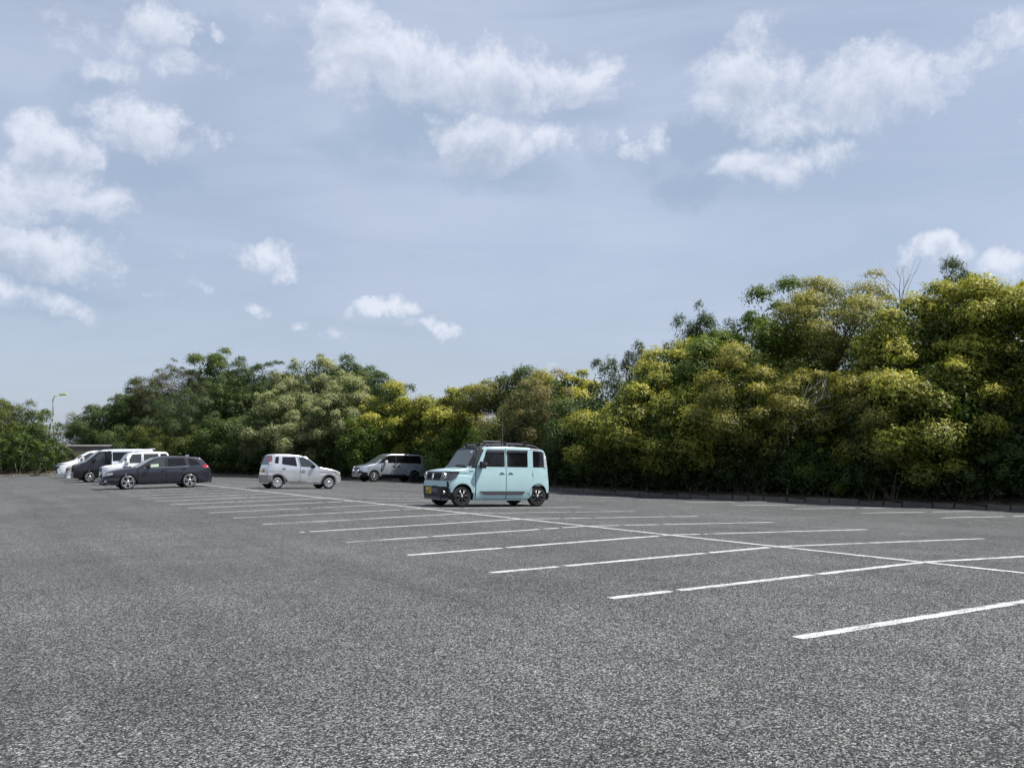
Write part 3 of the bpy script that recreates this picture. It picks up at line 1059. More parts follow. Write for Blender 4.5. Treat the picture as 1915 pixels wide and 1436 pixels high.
# bare twigs on the skyline and dead branches in front of the golden trees
def bare_branches(name, label, u, v0, d, specs, r0, cat, mat, fwd=-.6):
    x, y = px_point(u, d)
    gz = ground_z(x) + .3
    root = thing(name, label, cat, (x, y, gz))
    rgl = random.Random(int(u))
    bm = bmesh.new()
    z0 = px_height(v0, d) - gz
    rt = Vector((math.cos(YAW), -math.sin(YAW), 0))
    tube(bm, [(0, 0, -.2), (.1, 0, z0 * .5), (0, 0, z0)], [r0 * 1.5, r0 * 1.2, r0], 7)
    bm_obj("trunk", bm, mat, root, recalc=False)
    for (du, dv) in specs:
        bm = bmesh.new()
        s0 = Vector((0, 0, z0 * rgl.uniform(.86, 1.0)))
        e = rt * (du * d / FPX) + Vector((0, 0, z0 + dv * d / FPX)) + Vector((math.sin(YAW), math.cos(YAW), 0)) * rgl.uniform(fwd, fwd + .6)
        mid = s0.lerp(e, .5) + Vector((rgl.uniform(-.1, .1), rgl.uniform(-.1, .1), rgl.uniform(-.05, .15)))
        tube(bm, [s0, mid, e], [r0 * .6, r0 * .42, r0 * .15], 6)
        for q in range(5):
            f = rgl.uniform(.35, .95)
            b0 = (s0.lerp(mid, f * 2) if f < .5 else mid.lerp(e, f * 2 - 1))
            b1 = b0 + (e - s0).normalized() * rgl.uniform(.3, .7) + Vector((rgl.uniform(-.35, .35), rgl.uniform(-.35, .35), rgl.uniform(-.1, .45)))
            tube(bm, [b0, b1], [r0 * .22, r0 * .07], 5)
        bm_obj("branch", bm, mat, root, recalc=False)
    return root


bare_branches("bare_tree", "leafless twigs standing above the wood on the skyline", 1690, 540, 42.0, [(-34, 22), (4, 40), (22, 30), (34, 50), (-14, 32), (12, 22), (-24, 14)], .02, "tree", MAT['bark'])
bare_branches("dead_tree", "dead grey branches reaching out of the golden trees", 1470, 790, 36.9, [(70, 70), (62, 48), (85, 30), (50, 8), (30, 60)], .042, "tree", MAT['dead'], -1.5)

# ------------------------------------------------------------------ cars
def glass_mat(name, col, rough=0.02):
    m, n, out = new_mat(name)
    b_ = n.n.new('ShaderNodeBsdfPrincipled')
    tcn = n.n.new('ShaderNodeTexCoord')
    ns = n.noise(tcn.outputs['Object'], 1.6, 3.0, 0.5)
    n.put(b_.inputs['Base Color'], n.mix(ns.outputs['Fac'], tuple(x * .7 for x in col), tuple(x * 1.3 for x in col)))
    b_.inputs['Roughness'].default_value = rough
    b_.inputs['Specular IOR Level'].default_value = 0.5
    b_.inputs['IOR'].default_value = 1.5
    n.l.new(b_.outputs[0], out.inputs[0])
    return m


MAT.update({
    'mint': pmat('paint_mint', (.38, .55, .58), .32, 0, .8, grime=.05, var=.02),
    'silver': pmat('paint_silver', (.70, .71, .73), .28, .70, 1.0, grime=.08, var=.03),
    'silverblue': pmat('paint_silver_blue', (.60, .64, .72), .28, .70, .8, grime=.06, var=.03),
    'charcoal': pmat('paint_charcoal', (.027, .028, .042), .26, .25, 1.0, grime=.06, var=.04),
    'white': pmat('paint_white', (.80, .81, .82), .3, 0, .8, grime=.05, var=.02),
    'paleblue': pmat('paint_pale', (.66, .73, .80), .25, .1, 1.0, var=.02),
    'black': pmat('paint_black', (.010, .010, .012), .22, 0, .5, var=.1),
    'gun': pmat('roof_gunmetal', (.10, .095, .108), .35, .4, .8, var=.05),
    'plastic': pmat('black_plastic', (.014, .014, .015), .5, spec=.3, var=.15),
    'greyplastic': pmat('grey_plastic', (.10, .10, .11), .6, var=.1),
    'rubber': pmat('tyre_rubber', (.020, .020, .021), .85, var=.2, grime=.3, grime_col=(.05, .047, .042)),
    'alloy': pmat('alloy', (.62, .62, .63), .28, .85, .3, var=.04),
    'alloy_dark': pmat('alloy_dark', (.030, .030, .033), .3, .6, .5, var=.1),
    'chrome': pmat('chrome', (.82, .82, .83), .08, 1.0, 0, var=.03),
    'jamb': pmat('door_gap', (.012, .012, .013), .8, var=.1),
    'under': pmat('underbody', (.012, .012, .012), .9, var=.2),
    'lamp': pmat('lamp_clear', (.62, .63, .65), .12, .3, 1.0, var=.15),
    'lamp_dark': pmat('lamp_smoked', (.05, .05, .055), .12, .2, 1.0, var=.15),
    'beige': pmat('lamp_yellowed', (.45, .40, .28), .2, .1, 1.0, var=.15),
    'red': pmat('lamp_red', (.40, .016, .022), .15, 0, 1.0, var=.1),
    'plate_yellow': pmat('plate_yellow', (.72, .50, .05), .5, var=.04),
    'plate_white': pmat('plate_white', (.75, .75, .74), .5, var=.04),
    'ink': pmat('plate_ink', (.03, .05, .03), .6, var=.1),
    'ink_green': pmat('plate_ink_green', (.03, .12, .06), .6, var=.1),
    'sticker': pmat('sticker', (.55, .68, .85), .5, var=.05),
    'tint': glass_mat('glass_tinted', (.008, .008, .010)),
    'glass': glass_mat('glass_clear', (.040, .050, .052)),
    'screen': glass_mat('glass_windscreen', (.075, .090, .095), .04),
    'shade': pmat('sunshade', (.42, .52, .38), .6, var=.05),
    'bare': pmat('bumper_scuffed', (.30, .29, .27), .6, var=.1, grime=.5),
})


def catmull(pts, per=8):
    out = []
    n = len(pts)
    for i in range(n - 1):
        p0, p1, p2, p3 = pts[max(i - 1, 0)], pts[i], pts[i + 1], pts[min(i + 2, n - 1)]
        for k in range(per):
            t = k / per
            out.append(tuple(.5 * (2 * b_ + (c_ - a_) * t + (2 * a_ - 5 * b_ + 4 * c_ - d_) * t * t + (3 * b_ - a_ - 3 * c_ + d_) * t ** 3) for a_, b_, c_, d_ in zip(p0, p1, p2, p3)))
    out.append(tuple(pts[-1]))
    return out


def rounded(poly, r, seg=4):
    """round the corners of a polygon; r may be one radius or a list"""
    out = []
    n = len(poly)
    for i in range(n):
        p, a, b_ = Vector(poly[i]), Vector(poly[i - 1]), Vector(poly[(i + 1) % n])
        rr = r[i] if isinstance(r, (list, tuple)) else r
        d1, d2 = a - p, b_ - p
        q = min(rr, d1.length * .45, d2.length * .45)
        if q < 1e-4:
            out.append(tuple(p))
            continue
        s_, e_ = p + d1.normalized() * q, p + d2.normalized() * q
        for k in range(seg + 1):
            t = k / seg
            out.append(tuple((1 - t) ** 2 * s_ + 2 * t * (1 - t) * p + t * t * e_))
    return out


class CarShape:
    """surface of a car body: a roof line over a plan outline with tumblehome"""

    def __init__(s, L, W, top, sill, axles, arch_r, axle_z, belt, tum=.16, cf=.5, kf=.22, cr=.4, kr=.12, er=.07, barrel=.03, tuck=.05, sm=.05, er_hood=.06, waist=None):
        s.L, s.W, s.sill, s.axles, s.arch_r, s.axle_z = L, W, sill, axles, arch_r, axle_z
        s.belt, s.tum, s.cf, s.kf, s.cr, s.kr, s.er, s.barrel, s.tuck, s.er_hood, s.waist = belt, tum, cf, kf, cr, kr, er, barrel, tuck, er_hood, waist
        xs_ = np.linspace(0, L, 801)
        z = np.interp(xs_, [p[0] for p in top], [p[1] for p in top])
        k = max(1, int(sm / L * 800))
        ker = np.hanning(2 * k + 3); ker /= ker.sum()
        # keep the steep ends crisp
        zp = np.pad(z, k + 1, mode='edge')
        zs = np.convolve(zp, ker, mode='valid')
        wgt = np.clip(np.minimum(xs_, L - xs_) / (sm * 1.5), 0, 1)
        s.xs, s.zs = xs_, z * (1 - wgt) + zs * wgt
        pk = int(np.argmax(s.zs))
        s.xpk = xs_[pk]
        s.fz, s.fx = np.maximum.accumulate(s.zs[:pk + 1]), xs_[:pk + 1]
        s.rz_, s.rx_ = np.maximum.accumulate(s.zs[pk:][::-1]), xs_[pk:][::-1]

    def top(s, x):
        return float(np.interp(x, s.xs, s.zs))

    def wp(s, x):
        f = 0.0
        if x < s.cf:
            f += s.kf * (1 - x / s.cf) ** 2.4
        if x > s.L - s.cr:
            f += s.kr * (1 - (s.L - x) / s.cr) ** 2.4
        return s.W / 2 * (1 - f)

    def Y(s, x, z):
        g = 1 - s.barrel * ((z - .62) / .4) ** 2 if z < s.belt else 1 - s.barrel * ((s.belt - .62) / .4) ** 2
        y = s.wp(x) * g
        if s.waist:     # a crease: (height, half height, depth)
            h, hh, dp = s.waist
            y -= dp * max(0, 1 - abs(z - h) / hh)
        if z > s.belt:
            y -= s.tum * (z - s.belt) * (1 + .25 * (z - s.belt))
        if z < s.sill + .16:
            y -= s.tuck * ((s.sill + .16 - z) / .16) ** 1.5
        return y

    def edge_r(s, x):
        zt = s.top(x)
        return min(s.er if zt > s.belt + .25 else s.er_hood, max(.01, (zt - s.sill) * .3))

    def zb(s, x):
        z = s.sill
        for xc in s.axles:
            d = abs(x - xc)
            if d < s.arch_r:
                z = max(z, s.axle_z + math.sqrt(max(0, s.arch_r ** 2 - d * d)) * .98)
        return z

    # panel mappings: (p, q, offset) -> point
    def side(s, sg):
        def f(x, z, off):
            x_ = min(max(x, 0), s.L)
            zt = s.top(x_); r = s.edge_r(x_)
            y = s.Y(x_, min(z, zt - r))
            if z > zt - r:
                q = min(1, (z - (zt - r)) / r)
                y -= r * (1 - math.sqrt(max(0, 1 - q * q)))
            return (x - s.L / 2, sg * (y + off), z)
        return f

    def x0(s, z):
        return float(np.interp(z, s.fz, s.fx)) if z > s.fz[0] else 0.0

    def x1(s, z):
        return float(np.interp(z, s.rz_, s.rx_)) if z > s.rz_[0] else s.L

    def face(s, front=True):
        sgx = 1 if front else -1

        def walk(t, z):
            x = s.x0(z) if front else s.x1(z)
            x = min(max(x, 0), s.L)
            y = s.Y(x, z)
            a = abs(t)
            if a <= y:
                return x, a
            rest = a - y
            px_, py_ = x, y
            while rest > 0:
                x2 = px_ + sgx * .01
                y2 = s.Y(min(max(x2, 0), s.L), z)
                dl = math.hypot(x2 - px_, y2 - py_)
                if dl >= rest:
                    k = rest / dl
                    return px_ + (x2 - px_) * k, py_ + (y2 - py_) * k
                rest -= dl
                px_, py_ = x2, y2
            return px_, py_

        def f(t, z, off):
            x, y = walk(t, z)
            xa, ya = walk(abs(t) + .01, z)
            tx, ty = xa - x, ya - y
            l = math.hypot(tx, ty) or 1
            nx, ny = (-ty / l, tx / l) if front else (ty / l, -tx / l)
            sg = 1 if t >= 0 else -1
            return (x + nx * off - s.L / 2, sg * (y + ny * off), z)
        return f

    def roof(s):
        def f(x, v, off):
            # v in -1..1 across the roof or screen
            zt = s.top(x); r = s.edge_r(x)
            hw = s.Y(x, zt - r) - r * .75
            dz = (s.top(x + .02) - s.top(x - .02)) / .04
            l = math.hypot(1, dz)
            return (x - dz / l * off - s.L / 2, v * hw, zt - .022 * v * v + off / l - .003 * abs(v))
        return f

    def body(s, mats, parent, zone=None, jambs=()):
        """mats: paint, underbody, jamb, extra...; zone(x, z, top) -> material slot"""
        L = s.L
        xs_ = set(np.round(np.linspace(0, L, 56), 4)) | {0.012, .03, .055, .09, .14, L - .012, L - .03, L - .06, L - .1}
        for xc in s.axles:
            for k in range(15):
                xs_.add(round(xc + s.arch_r * math.cos(math.pi * k / 14), 4))
        xs_ = sorted(x for x in xs_ if 0 <= x <= L)
        xs_ = [x for i, x in enumerate(xs_) if i == 0 or x - xs_[i - 1] > .004]
        nr, na, nt = 14, 4, 6
        V, F, M = [], [], []
        m = 2 * (nr + na) + nt + 1
        half = nr + na
        for x in xs_:
            zt, r, zb = s.top(x), s.edge_r(x), s.zb(x)
            zb = min(zb, zt - r - .05)
            ring = []
            for i in range(nr):
                z = zb + (zt - r - zb) * i / (nr - 1)
                ring.append((s.Y(x, z), z))
            y0 = s.Y(x, zt - r)
            for i in range(1, na + 1):
                a = math.pi / 2 * i / na
                ring.append((y0 - r * (1 - math.cos(a)), zt - r + r * math.sin(a) - .022 * (1 if i == na else i / na) * 0 - .02 * math.sin(a)))
            yl = ring[-1][0]
            mid = []
            for i in range(1, nt):
                v = 1 - 2 * i / nt
                mid.append((yl * v, zt - .02 * v * v))
            full = ring + mid + [(-a, b_) for a, b_ in reversed(ring)]
            V += [(x - L / 2, a, b_) for a, b_ in full]
        m = len(full)
        for i in range(len(xs_) - 1):
            xm = (xs_[i] + xs_[i + 1]) / 2
            for k in range(m):
                k2 = (k + 1) % m
                q = (i * m + k, (i + 1) * m + k, (i + 1) * m + k2, i * m + k2)
                F.append(q)
                if k == m - 1:
                    M.append(1)
                    continue
                zc = sum(V[j][2] for j in q) / 4
                istop = half - 1 <= k < m - half
                mi = 0
                if zone:
                    mi = zone(xm, zc, istop)
                if not istop:
                    for (a0, a1, b0, b1) in jambs:
                        if a0 < xm < a1 and b0 < zc < b1:
                            mi = 2
                M.append(mi)
        for (bi, flip) in ((0, False), ((len(xs_) - 1) * m, True)):
            for k in range(m // 2):
                a, b_, c_, d_ = bi + k, bi + k + 1, bi + m - 2 - k, bi + m - 1 - k
                if b_ >= c_:
                    break
                F.append((a, b_, c_, d_) if flip else (d_, c_, b_, a))
                M.append(zone(0 if not flip else L, V[a][2], False) if zone else 0)
        o = mesh_obj("body", V, F, mats, parent, M, True, 38)
        bmx = bmesh.new(); bmx.from_mesh(o.data)
        bmesh.ops.recalc_face_normals(bmx, faces=bmx.faces[:])
        bmx.to_mesh(o.data); bmx.free()
        o.data.set_sharp_from_angle(angle=math.radians(38))
        return o


def panel(name, poly, fn, mat, parent, off=.006, cuts=.12, inner=-.015):
    """a separate skin panel: a polygon laid on the body surface, standing off by `off`, with a returned edge"""
    bm = bmesh.new()
    vs_ = [bm.verts.new((p[0], 0, p[1])) for p in poly]
    bm.faces.new(vs_)
    for ax in (0, 2):
        lo = min(v.co[ax] for v in bm.verts); hi = max(v.co[ax] for v in bm.verts)
        k = int((hi - lo) / cuts)
        for i in range(1, k + 1):
            c_ = lo + (hi - lo) * i / (k + 1)
            no = [0, 0, 0]; no[ax] = 1
            co = [0, 0, 0]; co[ax] = c_
            bmesh.ops.bisect_plane(bm, geom=bm.verts[:] + bm.edges[:] + bm.faces[:], plane_co=co, plane_no=no, dist=1e-5)
    bmesh.ops.triangulate(bm, faces=[f for f in bm.faces if len(f.verts) > 4])
    for f in bm.faces:
        f.smooth = True
    be = [e for e in bm.edges if e.is_boundary]
    ret = bmesh.ops.extrude_edge_only(bm, edges=be)
    inn = {g for g in ret['geom'] if isinstance(g, bmesh.types.BMVert)}
    for v in bm.verts:
        v.co = fn(v.co.x, v.co.z, inner if v in inn else off)
    bmesh.ops.recalc_face_normals(bm, faces=bm.faces[:])
    # make sure the skin looks outwards
    acc_ = Vector((0, 0, 0)); ctr_ = Vector((0, 0, 0)); n_ = 0
    for f in bm.faces:
        if f.smooth:
            acc_ += f.normal * f.calc_area(); ctr_ += f.calc_center_median(); n_ += 1
    ctr_ /= max(1, n_)
    if acc_.dot(ctr_ - Vector((0, 0, .7))) < 0:
        bmesh.ops.reverse_faces(bm, faces=bm.faces[:])
    me = bpy.data.meshes.new(name)
    bm.to_mesh(me); bm.free()
    me.materials.append(mat)
    me.set_sharp_from_angle(angle=math.radians(40))
    return link(bpy.data.objects.new(name, me), parent)


def lathe(bm, prof, seg=28, mi=0, axis='Y', c=(0, 0, 0)):
    """profile of (radius, offset along the axle)"""
    rings = []
    for (r, h) in prof:
        rings.append([bm.verts.new((c[0] + r * math.cos(2 * math.pi * k / seg), c[1] + h, c[2] + r * math.sin(2 * math.pi * k / seg))) for k in range(seg)])
    for i in range(len(rings) - 1):
        for k in range(seg):
            f = bm.faces.new((rings[i][k], rings[i][(k + 1) % seg], rings[i + 1][(k + 1) % seg], rings[i + 1][k]))
            f.material_index = mi; f.smooth = True
    return rings


def wheel(parent, x, y, r, wd, rim, sg, style, n=5, light=None, dark=None, w0=.05, w1=.05):
    """tyre with its rim as a sub-part; sg = +1/-1 side of the car"""
    light = light or MAT['alloy']; dark = dark or MAT['alloy_dark']
    bm = bmesh.new()
    h = wd / 2
    lathe(bm, [(rim, -h * .9), (rim + .02, -h), (r - .035, -h), (r - .008, -h * .8), (r, -h * .55), (r, h * .55), (r - .008, h * .8), (r - .035, h), (rim + .02, h), (rim, h * .9), (rim, -h * .9)], 36)
    t = bm_obj("wheel", bm, MAT['rubber'], parent, True, 40)
    t.location = (x, y, r)
    bm = bmesh.new()
    f = sg * h
    lathe(bm, [(rim + .004, f * .97), (rim - .012, f * 1.0), (rim - .03, f * .90), (rim - .04, f * .35), (.10, f * .25), (.001, f * .25)], 36, 1)
    lathe(bm, [(rim + .006, f * .95), (rim - .004, f * 1.02), (rim - .022, f * .97)], 36, 0)
    for k in range(n):
        a0 = 2 * math.pi * (k + .25) / n
        arms = [(a0, 0, 0)] if style in ('spoke', 'cap') else [(a0 - .20, 0, 0), (a0 + .20, 0, 0)]
        for (a, _, _) in arms:
            ca, sa = math.cos(a), math.sin(a)
            rad, tan = Vector((ca, 0, sa)), Vector((-sa, 0, ca))
            if style == 'double':
                tilt = .05
            q = []
            for (rr, ww, fy) in ((.045, w0, f * .80), (rim * .6, (w0 + w1) / 2, f * .88), (rim - .012, w1, f * .97)):
                for e in (-1, 1):
                    q.append(rad * rr + tan * e * ww / 2 + Vector((0, fy, 0)))
                for e in (-1, 1):
                    q.append(rad * rr + tan * e * ww / 2 + Vector((0, fy - sg * .03, 0)))
            vv = [bm.verts.new(p) for p in q]
            for i in (0, 4):
                for idx in ((i, i + 1, i + 5, i + 4), (i, i + 4, i + 6, i + 2), (i + 1, i + 3, i + 7, i + 5)):
                    fc = bm.faces.new([vv[j] for j in idx]); fc.material_index = 0
    lathe(bm, [(.075, f * .55), (.07, f * .84), (.045, f * .92), (.001, f * .93)], 20, 0)
    o = bm_obj("rim", bm, [light, dark], t, False)
    for k in range(5):
        pass
    return t


def chassis(parent, s, clr=.2):
    bm = bmesh.new()
    bx(bm, (0, 0, clr + .16), (s.L * .86, s.W * .62, .34), .04)
    for xc in s.axles:
        bx(bm, (xc - s.L / 2, 0, s.axle_z), (.12, s.W * .8, .1), .02)
    return bm_obj("chassis", bm, MAT['under'], parent)


def mirror(parent, x, y, z, sg, mat, w_=.17, h_=.17, stalk=True, base=None):
    bm = bmesh.new()
    vv = bx(bm, (x, sg * (y + .13), z), (.14, .20 * w_ / .17, h_), .035)
    if stalk:
        bx(bm, (x, sg * (y + .02), z - h_ * .4), (.08, .12, .04), .012, mi=1)
    return bm_obj("wing_mirror", bm, [mat, base or MAT['plastic']], parent, True, 50)


def handle(parent, fn, x, z, mat, ln=.17, pocket=True, pocket_mat=None, poff=.017):
    """grip standing off a recessed dark cup"""
    if pocket:
        c_ = [(x + ln * .60, z), (x + ln * .2, z + .042), (x - ln * .2, z + .042), (x - ln * .60, z), (x - ln * .2, z - .052), (x + ln * .2, z - .052)]
        cup = panel("handle_cup", c_, fn, pocket_mat or MAT['lamp_dark'], parent, poff, .2, .002)
    g_ = rounded([(x - ln / 2, z - .017), (x + ln / 2, z - .017), (x + ln / 2, z + .017), (x - ln / 2, z + .017)], .014, 2)
    return panel("handle", g_, fn, mat, parent, .035, .2, .006)


def rect(x0, x1, z0, z1, r=.03):
    return rounded([(x0, z0), (x1, z0), (x1, z1), (x0, z1)], r, 3)


def plate(parent, fn, cx, z, mat, ink, w_=.33, h_=.165, off=.03):
    p = panel("number_plate", rect(cx - w_ / 2, cx + w_ / 2, z - h_ / 2, z + h_ / 2, .01), fn, mat, parent, off, .4, -.01)
    marks = [(-.105, .030, .07, .045), (.0, .040, .10, .03), (-.11, -.035, .03, .04), (-.045, -.030, .038, .075), (.008, -.030, .038, .075), (.070, -.030, .038, .075), (.122, -.030, .038, .075)]
    bm = bmesh.new()
    for (a, b_, c_, d_) in marks:
        vs_ = [fn(cx + a + e * c_ / 2, z + b_ + g_ * d_ / 2, off + .0025) for e, g_ in ((-1, -1), (1, -1), (1, 1), (-1, 1))]
        bm.faces.new([bm.verts.new(v) for v in vs_])
    bm_obj("plate_marks", bm, ink, p)
    return p


def arch_trim(parent, fn, xc, zc, r0, r1, mat, a0=-4, a1=184, off=.02, name="arch_trim"):
    A = [math.radians(a0 + (a1 - a0) * k / 14) for k in range(15)]
    poly = [(xc + r1 * math.cos(a), zc + r1 * math.sin(a)) for a in A] + [(xc + r0 * math.cos(a), zc + r0 * math.sin(a)) for a in reversed(A)]
    return panel(name, poly, fn, mat, parent, off, .16, -.03)


def place_car(root, a, b_, heading=0.0):
    root.location = (a, b_, 0)
    root.rotation_euler = (0, 0, heading)
    # rest on the sloping asphalt: pitch about Y follows the crown of the car park
    l = 1.2
    ca = math.cos(heading)
    z0, z1 = ground_z(a - l), ground_z(a + l)
    root.location.z = (z0 + z1) / 2
    pitch = -math.atan2(z1 - z0, 2 * l) * ca
    root.rotation_euler = (0, pitch, heading)


SIDES = (1, -1)

# ------------------------------------------------------------------ mint box-shaped kei car
root = thing("kei_car", "mint green boxy car with dark roof, roof rack and whip antenna", "car")
S = CarShape(3.395, 1.475,
             [(0, .74), (.03, .93), (.09, 1.0), (.30, 1.045), (.60, 1.075), (.70, 1.10), (.84, 1.33), (1.00, 1.585), (1.08, 1.665), (1.25, 1.70), (1.9, 1.725), (2.7, 1.71), (3.12, 1.68), (3.24, 1.63), (3.30, 1.45), (3.36, 1.0), (3.395, .62)],
             .185, (.52, 2.98), .362, .275, 1.06, tum=.075, cf=.42, kf=.20, cr=.30, kr=.10, er=.075, barrel=.035, tuck=.03, sm=.05, waist=(.90, .045, .022))
ROOF_M, A_M = 3, 4


def zone(x, z, top):
    if top and 0.66 < x < 1.14 and z > 1.09:
        return 4
    if x < 1.16 and z > 1.13:
        return 4
    if z > 1.62 and (top or x < 1.2 or x > 2.75) and x > 1.0:
        return 3
    return 0


S.body([MAT['mint'], MAT['under'], MAT['jamb'], MAT['gun'], MAT['plastic']], root, zone, jambs=((.95, 2.80, .24, 1.60),))
chassis(root, S)
rf = S.roof(); ff = S.face(True); rb = S.face(False)
panel("windscreen", [(.70, -.93), (.70, .93), (1.01, .90), (1.01, -.90)], rf, MAT['screen'], root, .006, .2)
w_ = panel("wiper", [(.715, -.75), (.715, .1), (.735, .1), (.735, -.75)], rf, MAT['plastic'], root, .02, .3)
c_ = [(.975 + .024 * math.cos(a), -.62 + .055 * math.sin(a)) for a in np.linspace(0, 2 * math.pi, 13)[:-1]]
panel("inspection_sticker", c_, rf, MAT['sticker'], root, .011, .5)
panel("roof_panel", rounded([(1.17, -.93), (3.1, -.93), (3.1, .93), (1.17, .93)], .05, 3), rf, MAT['gun'], root, .008, .3)
panel("bonnet", rounded([(.10, -.93), (.64, -.93), (.66, .93), (.10, .93)][:2] + [(.66, .93), (.10, .93)], .04, 3), rf, MAT['mint'], root, .006, .15)
panel("cowl", [(.665, -.9), (.665, .9), (.71, .9), (.71, -.9)], rf, MAT['plastic'], root, .008, .3)
for sg in SIDES:
    f = S.side(sg)
    # black pillar and quarter light ahead of the door
    panel("front_pillar", rounded([(.70, 1.085), (.98, 1.085), (1.24, 1.665), (1.06, 1.665)], .01, 2), f, MAT['plastic'], root, .003, .12)
    panel("quarter_glass", rounded([(.85, 1.13), (1.015, 1.125), (1.17, 1.60), (1.07, 1.61)], .03, 2), f, MAT['glass'], root, .008, .2)
    d = panel("door", rounded([(.945, .225), (1.905, .225), (1.905, 1.66), (1.235, 1.66), (.985, 1.15), (.945, 1.0)], [.03, .02, .05, .06, .03, .03], 3), f, MAT['mint'], root, .014, .11)
    panel("door_window", rounded([(1.11, 1.125), (1.875, 1.125), (1.875, 1.605), (1.30, 1.605)], [.03, .02, .02, .05], 3), f, MAT['plastic'], d, .017, .2)
    panel("window_glass", rounded([(1.15, 1.14), (1.795, 1.14), (1.795, 1.55), (1.325, 1.55)], [.02, .02, .02, .04], 3), f, MAT['tint'], d, .020, .2)
    panel("window_visor", rounded([(1.26, 1.535), (1.875, 1.53), (1.875, 1.605), (1.30, 1.605)], .01, 2), f, MAT['lamp_dark'], d, .040, .3)
    handle(d, f, 1.775, .925, MAT['mint'], .17)
    panel("door_moulding", rounded([(1.06, .44), (1.90, .44), (1.90, .335), (1.20, .335)], [.01, .005, .005, .05], 3), f, MAT['gun'], d, .030, .3)
    d = panel("door", rounded([(1.925, .225), (2.70, .225), (2.775, .36), (2.775, 1.60), (2.70, 1.66), (1.925, 1.66)], [.02, .05, .05, .06, .06, .03], 3), f, MAT['mint'], root, .014, .11)
    panel("door_window", rounded([(1.955, 1.125), (2.64, 1.125), (2.64, 1.605), (1.955, 1.605)], .03, 3), f, MAT['plastic'], d, .017, .2)
    panel("window_glass", rounded([(2.035, 1.14), (2.62, 1.14), (2.62, 1.55), (2.035, 1.55)], .03, 3), f, MAT['tint'], d, .020, .2)
    panel("window_visor", rounded([(1.955, 1.53), (2.64, 1.535), (2.64, 1.605), (1.955, 1.605)], .01, 2), f, MAT['lamp_dark'], d, .040, .3)
    handle(d, f, 2.06, .925, MAT['mint'], .17)
    panel("door_moulding", rounded([(1.93, .44), (2.55, .44), (2.46, .335), (1.93, .335)], [.005, .01, .05, .005], 3), f, MAT['gun'], d, .030, .3)
    panel("quarter_glass", rounded([(2.83, 1.13), (3.20, 1.13), (3.17, 1.585), (2.83, 1.60)], .02, 2), f, MAT['tint'], root, .006, .2)
    panel("sill_cover", rounded([(.86, .175), (2.66, .175), (2.66, .215), (.86, .215)], .01, 2), f, MAT['mint'], root, .012, .3)
    panel("quarter_panel", rounded([(2.82, .60), (3.32, .60), (3.30, 1.09), (2.82, 1.09)], .03, 3), f, MAT['mint'], root, .008, .15)
    panel("panel_seam", [(2.82, .565), (3.33, .565), (3.33, .582), (2.82, .582)], f, MAT['jamb'], root, .004, .3)
    arch_trim(root, f, .52, .350, .305, .392, MAT['mint'], 8, 172, .022, "wheel_arch")
    arch_trim(root, f, 2.98, .350, .305, .392, MAT['mint'], 8, 172, .022, "wheel_arch")
    arch_trim(root, f, .52, .350, .290, .309, MAT['plastic'], -6, 186, .016, "arch_liner")
    arch_trim(root, f, 2.98, .350, .290, .309, MAT['plastic'], -6, 186, .016, "arch_liner")
    panel("fender_badge", rect(.74, .87, .995, 1.008, .004), f, MAT['greyplastic'], root, .01, .3)
    mirror(root, 1.10 - S.L / 2, .70, 1.17, sg, MAT['black'], .17, .20)
    panel("mirror_trim", rect(1.06, 1.18, 1.19, 1.22, .008), lambda x, z, off, sg=sg: (x - S.L / 2, sg * (.925 + off), z), MAT['chrome'], root, .004, .3, -.01)
    tl = panel("tail_light", rounded([(3.20, 1.12), (3.30, 1.12), (3.27, 1.58), (3.20, 1.58)], .015, 2), f, MAT['lamp'], root, .016, .2)
    # headlight: black pod round the corner with a round lens
    h = panel("headlight", rounded([(sg * .44, .72), (sg * .80, .73), (sg * .97, .84), (sg * 1.0, .985), (sg * .46, .985)][::sg], [.02, .06, .05, .02, .02][::sg], 3), ff, MAT['lamp_dark'], root, .018, .06)
    bm = bmesh.new()
    p = Vector(ff(sg * .565, .85, .0))
    ring = lathe(bm, [(.098, -.05), (.098, .0), (.088, .006), (.080, .0)], 24, 0)
    lathe(bm, [(.080, .0), (.078, -.012), (.001, -.016)], 24, 2)
    lathe(bm, [(.050, -.016), (.046, .0), (.001, .004)], 20, 1)
    for v in bm.verts:
        v.co = Vector((-v.co.y - .008, v.co.x, v.co.z)) + p
    bm_obj("lens", bm, [MAT['chrome'], MAT['lamp'], MAT['lamp_dark']], h, True, 40)
    # fog lamp in the corner of the bumper
    bm = bmesh.new()
    p = Vector(ff(sg * .60, .405, .02))
    lathe(bm, [(.055, -.03), (.055, .01), (.04, .018), (.001, .012)], 16, 0)
    for v in bm.verts:
        v.co = Vector((-v.co.y, v.co.x, v.co.z)) + p
    bm_obj("fog_lamp", bm, MAT['lamp'], root, True, 40)
    # roof rail
    bm = bmesh.new()
    yr = .575
    tube(bm, [(1.22 - S.L / 2, sg * yr, 1.675), (1.34 - S.L / 2, sg * yr, 1.745), (1.9 - S.L / 2, sg * yr, 1.785), (2.5 - S.L / 2, sg * yr, 1.775), (2.95 - S.L / 2, sg * yr, 1.735), (3.08 - S.L / 2, sg * yr, 1.665)], [.018, .020, .020, .020, .020, .018], 8)
    for xk in (1.36, 2.1, 2.9):
        bx(bm, (xk - S.L / 2, sg * yr, 1.725), (.07, .03, .07), .008, mi=1)
    bm_obj("roof_rail", bm, [MAT['gun'], MAT['plastic']], root, True, 40)
    wheel(root, .52 - S.L / 2, sg * .645, .292, .16, .195, sg, 'spoke', 7, MAT['alloy_dark'], MAT['plastic'], .055, .045)
